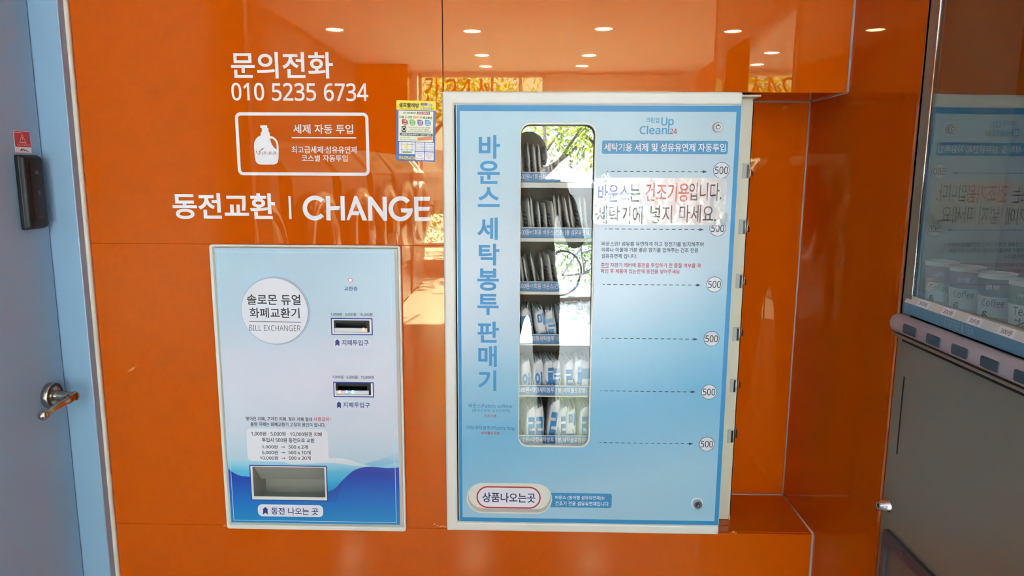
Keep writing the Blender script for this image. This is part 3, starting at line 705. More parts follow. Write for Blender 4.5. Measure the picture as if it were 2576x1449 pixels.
for t, bx in (('1,000원 · 5,000원 · 10,000원권 지폐', (632.5, 1086, 809.7, 1097.3)), ('투입시 500원 동전으로 교환', (659.3, 1101.4, 791.5, 1112.6)), ('1,000원', (659.5, 1119, 699.4, 1128.6)), ('500 x 2개', (726.3, 1119, 774.6, 1129)), ('5,000원', (659.5, 1133.2, 699.8, 1143)), ('500 x 10개', (726.3, 1133.2, 781.5, 1143)), ('10,000원', (654.6, 1147, 700.4, 1156.8)), ('500 x 20개', (727, 1147, 781.8, 1157))): ptext(b, t, bx, Y0, 0.0012, bold=0.014)
for ax, ay in ((707, 1124), (707.4, 1138), (708, 1152)):
    b.flat([g(*q, Y0) for q in ((ax, ay - .55), (ax, ay + .55), (ax + 8, ay + .55), (ax + 8, ay - .55))], front(Y0), .0012); b.flat([g(*q, Y0) for q in ((ax + 7, ay - 2.2), (ax + 7, ay + 2.2), (ax + 10.8, ay))], front(Y0), .0014)
b.build('table_lettering', p)
p = plate('tray_label', (649, 1269.2, 813.2, 1299.4), 0.012, OFFWHITE_INK)
b = MB().mat(NAVY_INK); hand_arrow(b, 660, 1274.6, 675.6, 1294, Y0, 0.0012); ptext(b, '동전 나오는 곳', (682.7, 1276.9, 800.9, 1294.2), Y0, 0.0012, bold=0.014); b.build('label_lettering', p)

# ================================================================== SACHET VENDING MACHINE
YV = -0.010
VM = thing('vending_machine', (0.15, 0.0, 0.578), 'ivory and light blue sachet vending machine with tall shelf window in the orange niche', 'vending machine')
fx0, fx1, fz0, fz1 = -0.2014, 0.4850, 0.5775, 1.6600
dx0, dx1, dz0, dz1 = -0.1692, 0.4836, 0.6030, 1.6300
b = MB().mat(IVORY)
xi, zt, zb = -0.1735, 1.6305, 0.6010
b.prism([(fx0, fz0), (fx1, fz0), (fx1, zb), (xi, zb), (xi, zt), (fx1, zt), (fx1, fz1), (fx0, fz1)], front(0), 0.0004, 0.0105)
b.build('front_frame', VM, bevel=0.0045)
XS, YS = 0.534, 0.065
b = MB().mat(BEIGE)
b.box(dx1 + .0035, XS, YS, YS + .002, 0.594, 1.655)
b.box(XS - .002, XS, YS, 0.215, 0.5785, 1.655); b.box(dx1 + .0035, XS, YS + .006, YS + .008, 0.579, 0.594)
b.box(fx0 + .004, XS, 0.213, 0.216, 0.579, 1.655); b.box(fx0 + .004, XS, 0.014, 0.215, 1.652, 1.656); b.box(fx0 + .004, fx0 + .007, 0.014, 0.215, 0.579, 1.655)
b.mat(DARK).box(fx0 + .008, dx1, 0.0125, 0.0135, 0.581, dz0 + .01); b.box(fx0 + .008, xi + .006, 0.0125, 0.0135, 0.59, 1.65); b.box(fx0 + .008, dx1, 0.0125, 0.0135, 1.62, 1.65)
b.build('cabinet', VM)
# door with window opening and outlet opening
wx0, wx1, wz0, wz1 = None, None, None, None
tl = pbox(1310.2, 313.2, 1497.5, 340, YV); bl = pbox(1306.6, 1090, 1479.2, 1120.6, YV)
wx0, wx1, wz0, wz1 = (tl[0] + bl[0]) / 2, (tl[1] + bl[1]) / 2, bl[2], tl[3]
ox = pbox(1177.5, 1218.6, 1385.4, 1288.2, YV)
zm = g(1400, 1175, YV)[1]
VPR = ramp_mat('vending_print', [(0.0, (160, 202, 226)), (0.10, (134, 190, 222)), (0.20, (116, 182, 218)), (0.34, (140, 190, 216)), (0.48, (184, 206, 222)), (0.62, (196, 210, 224)), (0.76, (184, 208, 222)), (0.9, (174, 208, 226)), (1.0, (170, 208, 230))], 0.3, tilt=-0.17)
b = MB().mat(VPR)
def holed(x0, x1, z0, z1, inner, k):
    o = rrect(x0, z0, x1, z1, 1e-5, k)
    n = len(o); vs = [front(YV)(u, v, 0) for u, v in o] + [front(YV)(u, v, 0) for u, v in inner]
    b.add(vs, [[i, (i + 1) % n, n + (i + 1) % n, n + i] for i in range(n)])
RW = 0.0215
holed(dx0, dx1, zm, dz1, rrect(wx0, wz0, wx1, wz1, RW, 8), 8)
holed(dx0, dx1, dz0, zm, rrect(ox[0], ox[2], ox[1], ox[3], (ox[3] - ox[2]) / 2 - 1e-4, 12), 12)
b.build('door_panel', VM)
b = MB().mat(IVORY); t = 0.0016
b.ring(rrect(dx0 - t * .6, dz0 - t * .6, dx1 + .0004, dz1 + t * .4, 0), rrect(dx0, dz0, dx1, dz1, 0), front(YV), -0.014, 0.0002)
b.box(dx0, dx0 + .02, 0.0, 0.004, dz0, dz1); b.lathe([(0.0045, 0), (0.0045, .006)], (dx0 + .002, 0.0, dz0 - .006), (0, 0, 1), 12)
b.build('door_edge', VM)
b = MB().mat(BORDER_BLUE)
b.ring(rrect(dx0 + .0012, dz0 + .0008, dx1 - .0006, dz1 - .001, 0), rrect(dx0 + .0085, dz0 + .0112, dx1 - .0108, dz1 - .0146, 0), front(YV), -0.0001, 0.0004)
b.build('door_border', VM)
b = MB().mat(IVORY)
b.ring(rrect(wx0 - .0022, wz0 - .0044, wx1 + .0042, wz1 + .0048, RW + .003, 8), rrect(wx0, wz0, wx1, wz1, RW, 8), front(YV), -0.012, 0.0012)
b.build('window_frame', VM, bevel=0.0008)
def tilted(u, v, n): return (u, -0.006 + (v - wz0) / (wz1 - wz0) * 0.018 - n, v)      # the sheet leans back at the top
b = MB().mat(PANE); b.prism(rrect(wx0 - .003, wz0 - .003, wx1 + .003, wz1 + .003, RW, 8), tilted, -0.0015, 0.0)
b.build('window_pane', VM)
LINER = mat('warm_grey_liner', (172, 166, 148), 0.5)
b = MB().mat(LINER)
lx0, lx1 = wx0 - .035, wx1 + .035
b.box(lx0, lx1, 0.196, 0.199, wz0 - .03, wz1 + .03); b.box(lx0 - .002, lx0, 0.013, 0.199, wz0 - .03, wz1 + .03); b.box(lx1, lx1 + .002, 0.013, 0.199, wz0 - .03, wz1 + .03)
b.box(lx0, lx1, 0.013, 0.199, wz1 + .03, wz1 + .032); b.box(lx0, lx1, 0.013, 0.199, wz0 - .032, wz0 - .03)
b.build('product_compartment', VM)
STRIP = mat('price_strip_blue', (64, 128, 182), 0.4)
rows = [(433.4, 457.7, 473, '500원=1회용 바운스(건조기용 섬유유연제)'), (573.2, 597.5, 608, '500원=1회용 바운스(건조기용 섬유유연제)'), (709.2, 732, 741, '500원=1회용 바운스(건조기용 섬유유연제)'), (841.3, 864, 869, '500원=대형세탁봉투 1봉(세탁물포장용)'), (970.5, 993.2, 998, '500원=대형세탁봉투 1봉(세탁물포장용)'), (1095.8, 1117.6, 1122, '500원=대형세탁봉투 1봉(세탁물포장용)')]
SHELF = []
for i, (ty, by, ly, words) in enumerate(rows):
    Ys = 0.020
    zt_, zb_, zl = g(1395, ty, Ys)[1], g(1395, by, Ys)[1], g(1395, ly, Ys)[1]
    SHELF.append(zt_)
    b = MB().mat(LINER); b.box(lx0, lx1, 0.024, 0.195, zb_ - .001, zb_ + .001); b.box(lx0, lx1, Ys + .0015, 0.024, zl, zt_)
    b.mat(IVORY).box(lx0, lx1, Ys - .003, Ys + .0012, zl, zb_ - .001, .0008); b.box(lx0, lx1, Ys - .0005, Ys + .001, zt_ - .0012, zt_ + .0008)
    s = b.build('shelf', VM)
    b = MB().mat(STRIP); b.box(lx0, lx1, Ys - .0012, Ys + .0012, zb_, zt_ - .001)
    b.mat(WHITE_INK); xa = g(1307 - i * .6, ty + 12, Ys)[0]; xb = (1486 if i < 3 else 1480) - i * 1.0; xb = g(xb, ty + 12, Ys)[0]
    hh = zt_ - zb_; b.text(words, front(Ys), xa, xb, zb_ + hh * .14, zb_ + hh * .84, 0.0016, bold=0.014)
    b.build('price_strip', s)
    b = MB().mat(CHROME); path = []; n = 8 if i < 3 else 6
    x0_, x1_ = wx0 - .02, wx1 + .02
    for k in range(n * 20 + 1):
        t = k / 20 * 2 * math.pi; path.append((x0_ + (x1_ - x0_) * k / (n * 20), 0.062 + .030 * math.cos(t), zb_ + .024 + .020 * math.sin(t)))
    b.tube(path, 0.0011, 6); b.build('dispensing_coil', VM)
# lettering on the door
b = MB().mat(SKY_INK)
for c, bx in (('바', (1204.5, 339.9, 1258, 399)), ('운', (1201.6, 404.5, 1257.2, 462.9)), ('스', (1202, 470.8, 1257, 520.7)), ('세', (1200.3, 547.3, 1252.2, 603.2)), ('탁', (1204.5, 612.7, 1256.2, 667.8)), ('봉', (1201, 675.3, 1255, 731)), ('투', (1201, 739.3, 1254.4, 792)), ('판', (1201, 809, 1255, 862)), ('매', (1203.2, 870, 1249.7, 923)), ('기', (1202.8, 931, 1248.5, 983.5))):
    ptext(b, c, bx, YV, bold=0.024, res=6)
b.build('title_lettering', VM)
b = MB().mat(TEAL_INK)
ptext(b, '바운스/Fabric softner', (1179, 1015.4, 1290.5, 1026.6), YV, bold=0.008); ptext(b, '(종이시트형 섬유유연제)', (1187.6, 1028.4, 1283.3, 1038.2), YV); b.mat(RED_INK); ptext(b, '건조기용', (1217.9, 1042.2, 1249, 1050.2), YV, bold=0.012)
b.build('product_lettering', VM)
b = MB().mat(TEAL_INK); ptext(b, '대형세탁봉투/Plastic bag', (1172, 1070.8, 1295, 1083), YV, bold=0.008); b.mat(RED_INK); ptext(b, '세탁물포장용', (1209.4, 1085.2, 1257, 1093.2), YV, bold=0.012)
b.build('product_lettering', VM)
LOGO = mat('logo_blue_ink', (70, 150, 196), 0.45)
b = MB().mat(LOGO)
ptext(b, '크린업', (1624.8, 295.5, 1658.4, 308.6), YV, bold=0.02); ptext(b, 'U', (1663.4, 295.5, 1679, 316), YV, bold=0.02); ptext(b, 'p', (1681, 299.6, 1695, 321), YV, bold=0.02)
a = pbox(1680.8, 300, 1683.8, 338.3, YV); b.flat(rrect(a[0], a[2], a[1], a[3], 0), front(YV), 0.0006)
ptext(b, 'Clean', (1609, 316, 1678.5, 337.8), YV, bold=0.02); b.mat(RED_INK); ptext(b, '24', (1685, 323.6, 1703, 337.2), YV, bold=0.01)
b.build('logo_lettering', VM)
p = plate('banner', (1514.2, 354, 1831, 387.6), 0.0045, BANNER_BLUE, 0.0003, YV, VM)
b = MB().mat(WHITE_INK); ptext(b, '세탁기용 세제 및 섬유유연제 자동투입', (1519.8, 360.6, 1825.6, 381.2), YV, 0.0006, bold=0.012); b.build('banner_lettering', p)
DASH = mat('dash_ink', (36, 54, 84), 0.5)
for (ax0, ax1, ay, cx_, cy_) in ((1520.5, 1779.4, 431.5, 1814.7, 428.4), (1516, 1770.7, 576.8, 1805.2, 574.3), (1511.6, 1763.2, 716.3, 1797.2, 715.4), (1508, 1756, 852, 1790, 852), (1504.8, 1750, 984.5, 1783.5, 986), (1502.8, 1744, 1114.8, 1778, 1116.8)):
    a = pbox(ax0, ay, ax1, ay + .1, YV); z = a[3]; L = a[1] - a[0]; h = 0.0008
    b = MB().mat(DASH); step = (L - .016) / 15
    for k in range(15):
        s_ = a[0] + k * step; b.flat(rrect(s_ + (step * .36 if k == 0 else 0), z - h, s_ + step * .6, z + h, 0), front(YV), 0.0003)
    b.flat(rrect(a[1] - .0155, z - h, a[1] - .007, z + h, 0), front(YV), 0.0003); b.flat([(a[1] - .0105, z - .0034), (a[1], z), (a[1] - .0105, z + .0034)], front(YV), 0.0003)
    b.build('dashed_arrow', VM)
    x, z = g(cx_, cy_, YV); r = 0.0188
    b = MB().mat(DNAVY_INK); b.flat(circ(x, z, r, 44), front(YV), 0.0004); b.mat(OFFWHITE_INK).flat(circ(x, z, r - .0011, 44), front(YV), 0.0007)
    pc = b.build('price_badge', VM)
    b = MB().mat(BLACK_INK); b.text('500', front(YV), x - .0150, x + .0150, z - .0086, z + .0086, 0.0010, bold=0.006, res=8); b.build('badge_lettering', pc)
b = MB().mat(mat('slate_ink', (50, 58, 74), 0.5))
for t, bx in (('바운스란? 섬유를 유연하게 하고 정전기를 방지해주며', (1513.8, 608.2, 1769.8, 619.6)), ('의류나 이불에 기분 좋은 향기를 입혀주는 건조 전용', (1513, 623.4, 1756.6, 634.6)), ('섬유유연제 입니다.', (1512.7, 638.4, 1602, 649.8))): ptext(b, t, bx, YV, bold=0.012)
b.mat(RED_INK)
for t, bx in (('주의 자판기 레버에 동전을 투입하기 전 품절 여부를 꼭', (1511.6, 661.8, 1763, 673)), ('확인 후 제품이 있는칸에 동전을 넣어주세요', (1511, 676.9, 1710, 688))): ptext(b, t, bx, YV, bold=0.012)
a = pbox(1511.5, 672.2, 1531, 673.2, YV); b.flat(rrect(a[0], a[2], a[1], a[3], 0), front(YV), .0003)
b.build('notice_lettering', VM)
# outlet
b = MB().mat(IVORY)
ro_, ri_ = rrect(ox[0] - .0034, ox[2] - .0034, ox[1] + .0034, ox[3] + .0034, (ox[3] - ox[2]) / 2 + .0033, 12), rrect(ox[0], ox[2], ox[1], ox[3], (ox[3] - ox[2]) / 2 - 1e-4, 12)
b.ring(ro_, ri_, front(YV), -0.022, 0.0014)
out = b.build('product_outlet', VM, bevel=0.0007)
Yf = YV + 0.018
b = MB().mat(IVORY); b.prism(rrect(ox[0] - .002, ox[2] - .002, ox[1] + .002, ox[3] + .002, .03, 12), front(Yf), -0.003, 0.0)
fl = b.build('outlet_flap', out)
q = pbox(1198.6, 1223.6, 1360.2, 1278.6, Yf); rr_ = (q[3] - q[2]) / 2 - 1e-4
b = MB().mat(OFFWHITE_INK); b.flat(rrect(q[0], q[2], q[1], q[3], rr_, 12), front(Yf), .0003)
b.mat(RED_LINE); b.ring(rrect(q[0], q[2], q[1], q[3], rr_, 12), rrect(q[0] + .0034, q[2] + .0034, q[1] - .0034, q[3] - .0034, rr_ - .0034, 12), front(Yf), .0003, .0006)
b.mat(DNAVY_INK); ptext(b, '상품나오는곳', (1213.5, 1239.4, 1346.5, 1263.8), Yf, .0006, bold=0.016)
b.build('flap_lettering', fl)
a = pbox(1383, 1240.6, 1538.8, 1276.8, YV); xo = ox[1] + .003
b = MB().mat(mat('label_blue_ink', (48, 138, 194), 0.4)); r_ = .0055
pts = [(xo - .004, a[2])] + [(a[1] - r_ + r_ * math.cos(math.radians(t)), a[2] + r_ + r_ * math.sin(math.radians(t))) for t in range(-90, 1, 15)] + [(a[1] - r_ + r_ * math.cos(math.radians(t)), a[3] - r_ + r_ * math.sin(math.radians(t))) for t in range(0, 91, 15)] + [(xo - .004, a[3]), (xo, (a[2] + a[3]) / 2)]
b.flat(pts, front(YV), .0003); p = b.build('info_label', VM)
b = MB().mat(WHITE_INK); ptext(b, '바운스 (종이형 섬유유연제)는', (1396.7, 1246.8, 1521.8, 1258), YV, .0006, bold=0.012); ptext(b, '건조기 전용 섬유유연제입니다.', (1396.7, 1261.2, 1533, 1272.4), YV, .0006, bold=0.012); b.build('label_lettering', p)
for nm, (lx_, ly_) in (('top', (1806.8, 320)), ('bottom', (1756.2, 1271.6))):
    x, z = g(lx_, ly_, YV - .012)
    b = MB().mat(OFFWHITE_INK); b.lathe([(0.0150, 0.0002), (0.0142, .0009), (0.010, .001)], (x, YV, z), (0, -1, 0), 32)
    lk = b.build('door_lock', VM)
    b = MB().mat(CHROME); b.lathe([(0.0122, .001), (0.0120, .004), (0.0108, .0110), (0.0104, .0122), (0.0098, .0128)], (x, YV, z), (0, -1, 0), 32, cap1=False)
    b.mat(mat('lock_face', (222, 226, 228) if nm == 'top' else (104, 108, 112), 0.35)).lathe([(0.0098, .0128), (0.0096, .0125)], (x, YV, z), (0, -1, 0), 32)
    b.mat(BLACK_GLOSS); b.ring(circ(x, z, .0050, 24), circ(x, z, .0038, 24), front(YV), .0122, .0130); b.box(x - .0009, x + .0009, YV - .0131, YV - .012, z + .0025, z + .0068)
    b.build('lock_cylinder', lk)
# coin mechanisms on the recessed side strip
for i, (l, t, r, bt, k0, k1, k2, k3) in enumerate(((1867.8, 411, 1886.4, 448.7, 1882, 418, 1897, 446), (1858.5, 552, 1876.8, 589.4, 1873, 559, 1888, 585), (1851, 689, 1867.7, 725.4, 1863, 692, 1879.5, 718.5), (1843.4, 823, 1860.4, 857.7, 1856, 818, 1871.5, 848.5), (1836.5, 953, 1852, 987, 1849.5, 948, 1864.5, 978.5), (1830, 1080.5, 1846, 1114, 1843, 1067, 1857, 1104.5))):
    a = pbox(l, t, r, bt, YS - .001); w, h = a[1] - a[0], a[3] - a[2]
    b = MB().mat(COINP); b.box(a[0], a[0] + w * .58, YS - .002, YS, a[2], a[3], .0005); b.box(a[0] + w * .62, a[1], YS - .002, YS, a[3] - h * .10, a[3], .0005); b.box(a[1] - w * .12, a[1], YS - .002, YS, a[2], a[2] + h * .36, .0005); b.box(a[1] - w * .1, a[1], YS - .002, YS, a[3] - h * .3, a[3], .0005)
    b.box(a[0], a[1], YS - .001, YS - .0004, a[2], a[2] + h * .03)
    cm = b.build('coin_mechanism', VM)
    b = MB().mat(BLACK_GLOSS); b.box(a[0] + w * .57, a[0] + w * .87, YS - .0012, YS - .0001, a[2] + h * .03, a[3] - h * .1); b.build('coin_slot', cm)
    kk = pbox(k0, k1, k2, k3, YS); kx, kz = XS - .004, (kk[2] + kk[3]) / 2
    b = MB().mat(REFLECTION_BROWN)  # brown imitates the orange reflected in a chrome knob
    kw, kh = kk[1] - kx, (kk[3] - kk[2])
    b.loft([[(kx, YS + .003 + yy, kz + zz * kh) for yy, zz in ((0, .38), (.016, .38), (.016, -.42), (0, -.42))],
            [(kx + kw * .5, YS + .002 + yy, kz + zz * kh) for yy, zz in ((0, .30), (.017, .30), (.017, -.47), (0, -.47))],
            [(kx + kw * .93, YS + .003 + yy, kz + zz * kh) for yy, zz in ((0, -.02), (.015, -.02), (.015, -.45), (0, -.45))],
            [(kx + kw, YS + .005 + yy, kz + zz * kh) for yy, zz in ((0, -.08), (.011, -.08), (.011, -.38), (0, -.38))]], True, True, True)
    b.build('coin_knob', cm, bevel=0.0012)

# ------------------------------------------------------------------ sachets and bags behind the window
def pouch(seed, w=0.010, d=0.095, h=0.088):
    rn = random.Random(seed); b = MB(); b.smooth = True
    nu, nv = 8, 8; loops = []
    for j in range(nv + 1):
        v = j / nv; L = []
        top = rn.uniform(-.002, .002) if j == nv else 0
        th = w * (0.35 + 0.65 * math.sin(math.pi * min(1, max(0.06, v * .93 + .04))) ** .6) * (.25 if v > .93 else 1)
        wob = rn.uniform(-.0012, .0012) * (1 if v > .2 else 0)
        for i in range(nu + 1):
            u = i / nu; bl = th * (0.15 + .85 * math.sin(math.pi * min(1, max(.02, u))) ** .5)
            L.append((-bl / 2 + wob * math.sin(5 * u + seed), (u - .5) * d, v * h + top * math.sin(9 * u)))
        for i in range(nu, -1, -1):
            u = i / nu; bl = th * (0.15 + .85 * math.sin(math.pi * min(1, max(.02, u))) ** .5)
            L.append((bl / 2 + wob * math.sin(5 * u + seed), (u - .5) * d, v * h + top * math.sin(9 * u)))
        loops.append(L)
    b.mat(POUCH).loft(loops, True, True, True)
    return b
POUCH = mat('white_sachet_film', (214, 214, 208), 0.32, vary=0.10, scale=55, bump=0.25, bscale=60)
PRINTG = mat('sachet_grey_print', (96, 110, 128), 0.4)
def make_pouch(seed):
    o = pouch(seed).build('softener_sachet')
    b = MB().mat(PRINTG); rn = random.Random(seed + 50)
    for k in range(4):
        z = .05 - k * .010; L = rn.uniform(.02, .05)
        b.box(-.0054, -.0048, -.03, -.03 + L, z, z + .004)
    p = b.build('sachet_print', o); return o
pp = [make_pouch(s) for s in (1, 2, 3)]
used = set()
def put(protos, i, x, y, z, ry, rz, sz, label, group):
    o = protos[i]
    if i not in used:
        used.add(i); q = o
        q['label'] = label; q['group'] = group; q.location = (x, y, z)
    else: q = copy_tree(o, (x, y, z), label, group)
    q['category'] = 'sachet' if protos is pp else 'plastic bag'
    q.rotation_euler = (0, ry, rz); q.scale = (1, 1, sz); return q
SROW = [([1318, 1331, 1346, 1361, 1377, 1394, 1408, 1422, 1445, 1466], [372, 360, 361, 362, 369, 371, 390, 392, 393, 395], 'top shelf'), ([1315, 1327, 1342, 1358, 1372, 1389, 1405, 1416, 1434, 1449, 1462, 1474], [510, 498, 495, 508, 512, 505, 492, 493, 495, 492, 494, 496], 'second shelf from the top'), ([1317, 1333, 1351, 1367, 1383, 1398, 1414, 1431, 1448, 1465], [640, 646, 640, 642, 640, 634, 634, 640, 638, 641], 'third shelf from the top')]
rn = random.Random(9)
for r_, (xs_, tops, nm) in enumerate(SROW):
    zb_ = SHELF[r_] - .0215
    for k, (px_, ty_) in enumerate(zip(xs_, tops)):
        x = g(px_, rows[r_][0], 0.03)[0]; y = 0.030 + .052 + rn.uniform(0, .006)
        h = g(px_, ty_, 0.03)[1] - zb_ - .003
        ry = -rn.uniform(.10, .20); rz = rn.uniform(-.10, .28)
        put(pp, (k + r_) % 3, x, y, zb_ + .0035, ry, rz, h / .088, 'thin white sachet on the %s, %s from the title-lettering end' % (nm, ORD[k]), 'softener sachets on the upper three shelves')
BAG = mat('white_bag_film', (232, 236, 240), 0.28, vary=0.05, scale=50, bump=0.35, bscale=55)
BAGB = mat('bag_blue_print', (34, 132, 202), 0.3)
BAGP = mat('bag_pale_print', (150, 176, 204), 0.3)
def make_bag(kind, seed, w=.027, d=.085, h=.074):
    rn = random.Random(seed); b = MB().mat(BAG); b.smooth = True; loops = []
    for j in range(9):
        v = j / 8; L = []
        sw = (.86 + .14 * math.sin(math.pi * min(1, v * 1.05))) * (1 if v < .95 else .82)
        for (u, q) in rrect(-w / 2 * sw, -d / 2, w / 2 * sw, d / 2, .006, 3):
            L.append((u + rn.uniform(-.0006, .0006), q + rn.uniform(-.0005, .0005), v * h + (rn.uniform(-.003, .003) + .003 * math.sin(300 * u) if j == 8 else 0)))
        loops.append(L)
    b.loft(loops, True, True, True)
    b.smooth = False
    for k in range(3):                                       # folded layers showing on the top
        x = -w * .3 + k * w * .28
        b.box(x, x + .0012, -d / 2 + .004, d / 2 - .01, h - .004, h + .004 + .002 * k)
    o = b.build('laundry_bag')
    b = MB().mat(BAGB); f = front(-d / 2 - .0004); W2 = w / 2 * .86
    if kind == 'band': b.flat(rrect(-W2, .032, W2, .058, .001), f); b.mat(BAGP).flat(rrect(-W2, .006, W2, .011, 0), f)
    elif kind == 'mi': b.text('미', f, -W2 * .5, W2 * .9, .036, .066, 0, bold=.04); b.flat(rrect(-W2, .002, W2, .016, .001), f)
    elif kind == 'stripe':
        b.mat(BAGP).flat(rrect(-W2, .044, W2, .056, 0), f); b.mat(BAGB); b.flat(rrect(-W2 * .5, .034, W2, .040, 0), f); b.text('투', f, -W2 * .8, W2 * .8, .002, .028, 0, bold=.04)
    elif kind == 'tu': b.flat(rrect(-W2 * .2, .050, W2, .058, 0), f); b.text('투', f, -W2 * .4, W2, .004, .046, 0, bold=.05)
    elif kind == 'o': b.text('이', f, -W2 * .8, W2 * .8, .010, .046, 0, bold=.05); b.flat(rrect(-W2, .0, W2, .006, 0), f)
    else: b.text('ㄹ', f, -W2 * .62, W2 * .8, .010, .054, 0, bold=.035)
    b.build('blue_print', o); return o
used = set()
kinds = ['band', 'mi', 'stripe', 'tu', 'o', 'r']
bb_ = [make_bag(k, 20 + i) for i, k in enumerate(kinds)]
BROW = [([1331, 1361, 1391, 1422, 1449, 1473], [774, 776, 780, 776, 775, 772], ['band', 'mi', 'stripe', 'o', 'band', 'mi'], 'fourth shelf from the top', -.14), ([1318, 1353, 1377, 1399, 1427, 1455, 1476], [908, 905, 906, 907, 906, 905, 908], ['o', 'o', 'tu', 'stripe', 'r', 'tu', 'band'], 'fifth shelf from the top', -.03), ([1328, 1354, 1384, 1411, 1434, 1466], [1026, 1025, 1006, 1025, 1028, 1024], ['r', 'r', 'r', 'r', 'mi', 'r'], 'bottom shelf', .0)]
for r_, (xs_, tops, kk, nm, lean) in enumerate(BROW):
    zb_ = SHELF[r_ + 3] - .0205
    for k, (px_, ty_, kd) in enumerate(zip(xs_, tops, kk)):
        x = g(px_, rows[r_ + 3][0] - 10, 0.032)[0]; y = 0.034 + .044 + (k % 2) * .003
        h = g(px_, ty_, 0.032)[1] - zb_ - .003
        put(bb_, kinds.index(kd), x, y, zb_ + .003, lean + (.12 if (r_ == 2 and k == 2) else 0), rn.uniform(-.05, .2), h / .078, 'blue printed white bag on the %s, %s from the title-lettering end' % (nm, ORD[k]), 'folded laundry bags on the lower three shelves')

# ------------------------------------------------------------------ laminated sign taped over the door
LAM = mat('wrinkled_laminate', (232, 231, 232), 0.16, vary=0.02, bump=0.22, bscale=42, coat=0.9)
YT = YV - 0.0030
TS = thing('taped_notice', (g(1660, 566, YT)[0], YT, g(1660, 566, YT)[1]), 'white laminated paper notice with blue, red and black words taped across the vending machine door', 'notice')
q = pbox(1492.6, 447, 1826.5, 566, YT)
b = MB().mat(LAM); nx, nz = 40, 16; rn = random.Random(2)
edge = rrect(q[0], q[2], q[1], q[3], .013, 8)
b.prism(edge, front(YT), -.0012, 0.0); b.build('laminate_sheet', TS)
b = MB().mat(mat('notice_blue', (52, 70, 170), 0.35)); ptext(b, '바운스', (1504.5, 464, 1583, 508.5), YT, bold=.012)
NB = mat('notice_black', (30, 30, 34), 0.35)
b.mat(mat('notice_red', (200, 62, 52), 0.35)); ptext(b, '건조기용', (1623.6, 460.6, 1733, 507.4), YT, bold=.012)
b.mat(NB); ptext(b, '는', (1584, 464, 1610.4, 507.5), YT, bold=.004); ptext(b, '입니다.', (1734, 459.6, 1815.4, 505), YT, bold=.004)
ptext(b, '세탁기에', (1501.5, 518, 1616, 563.4), YT, bold=.004); ptext(b, '넣지', (1636, 516.6, 1690.5, 562), YT, bold=.004); ptext(b, '마세요.', (1709, 515.4, 1801.7, 560), YT, bold=.004)
b.build('notice_lettering', TS)
b = MB().mat(pane_mat('laminate_gloss', (0.985, 0.985, 0.985), 1.5, bump=.10, bscale=30, boost=0.8)); b.prism(rrect(q[0] + .001, q[2] + .001, q[1] - .001, q[3] - .001, .012, 8), front(YT), .0006, .0010); b.build('laminate_film', TS)
TAPE = pane_mat('clear_tape', (0.95, 0.95, 0.95), 1.5, bump=.12, bscale=60, boost=1.2)
for px_, py_, rot in ((1512, 452, .45), (1815, 557, .8)):
    x, z = g(px_, py_, YT); c, s_ = math.cos(rot), math.sin(rot)
    P = [(-.022, -.009), (.022, -.009), (.022, .009), (-.022, .009)]
    b = MB().mat(TAPE); b.prism([(x + u * c - v * s_, z + u * s_ + v * c) for u, v in P], front(YT), .0012, .0014)
    b.build('clear_tape', TS)

# ================================================================== DOOR LOCK AND STICKER ON THE DOOR
LK = thing('digital_door_lock', (XD, -0.104, 1.3444), 'black digital door lock mounted on the pale blue door, above the lever handle', 'door lock')
y0_, y1_, z0_, z1_ = -0.1340, -0.0691, 1.3444, 1.5097
b = MB().mat(BLACK_PLASTIC); b.box(XD + .0002, XD + .0125, y0_, y1_, z0_, z1_, .003); b.build('lock_base', LK)
b = MB().mat(BLACK_PLASTIC)
loops = []
for n, ins, rr in ((.0105, .0006, .004), (.018, .0012, .005), (.0217, .0037, .006), (.0228, .0069, .006)):
    loops.append([(XD + n, -(u), v) for u, v in rrect(-y1_ + ins, z0_ + .0015 + ins, -y0_ - ins, z1_ - .0015 - ins, rr, 5)][::-1])
b.smooth = True; b.loft(loops, True, False, True); b.smooth = False
b.mat(BLACK_GLOSS); b.box(XD + .0225, XD + .0238, y0_ + .0145, y0_ + .0160, z0_ + .015, z1_ - .015)
cov = b.build('sliding_cover', LK)
b = MB().mat(mat('lock_mark_teal', (96, 128, 132), 0.4)); f = sidep(XD + .0229)
for z in (1.4742, 1.4721, 1.4694): b.flat(rrect(y1_ - .0325, z - .0008, y1_ - .0215, z + .0006, 0), f)
b.text('밀', f, y1_ - .0292, y1_ - .0222, z0_ + .076, z0_ + .0856, 0.0); b.text('digital', f, y1_ - .0328, y1_ - .0190, z0_ + .025, z0_ + .0282, 0.0)
b.build('lock_marking', cov)
ST = thing('warning_sticker', (XD, -.102, 1.5149), 'small red and white warning sticker with triangle on the pale blue door', 'sticker')
f = sidep(XD); sk = lambda u, v: (-0.1258 + u * 0.0519, 1.5149 + v * 0.0471)
b = MB().mat(WHITE_INK); b.prism([sk(0, 0), sk(1, 0), sk(1, 1), sk(0, 1)], f, 0.0, .0004)
b.mat(mat('warning_red', (196, 48, 52), 0.4)); b.flat([sk(.02, .26), sk(.98, .26), sk(.98, .98), sk(.02, .98)], f, .0006); b.build('sticker_sheet', ST)
b = MB().mat(mat('pale_pink_ink', (240, 190, 188), 0.4))
def trio(k): return [sk(.5 + (u - .5) * k, .58 + (v - .58) * k) for u, v in ((.28, .44), (.72, .44), (.5, .86))]
A, B_ = trio(1.0), trio(.82); b.ring(A, B_, f, .0006, .0008); b.flat([sk(.485, .56), sk(.515, .56), sk(.52, .72), sk(.48, .72)], f, .0008); b.flat(rrect(*sk(.36, .47), *sk(.64, .49), 0), f, .0008)
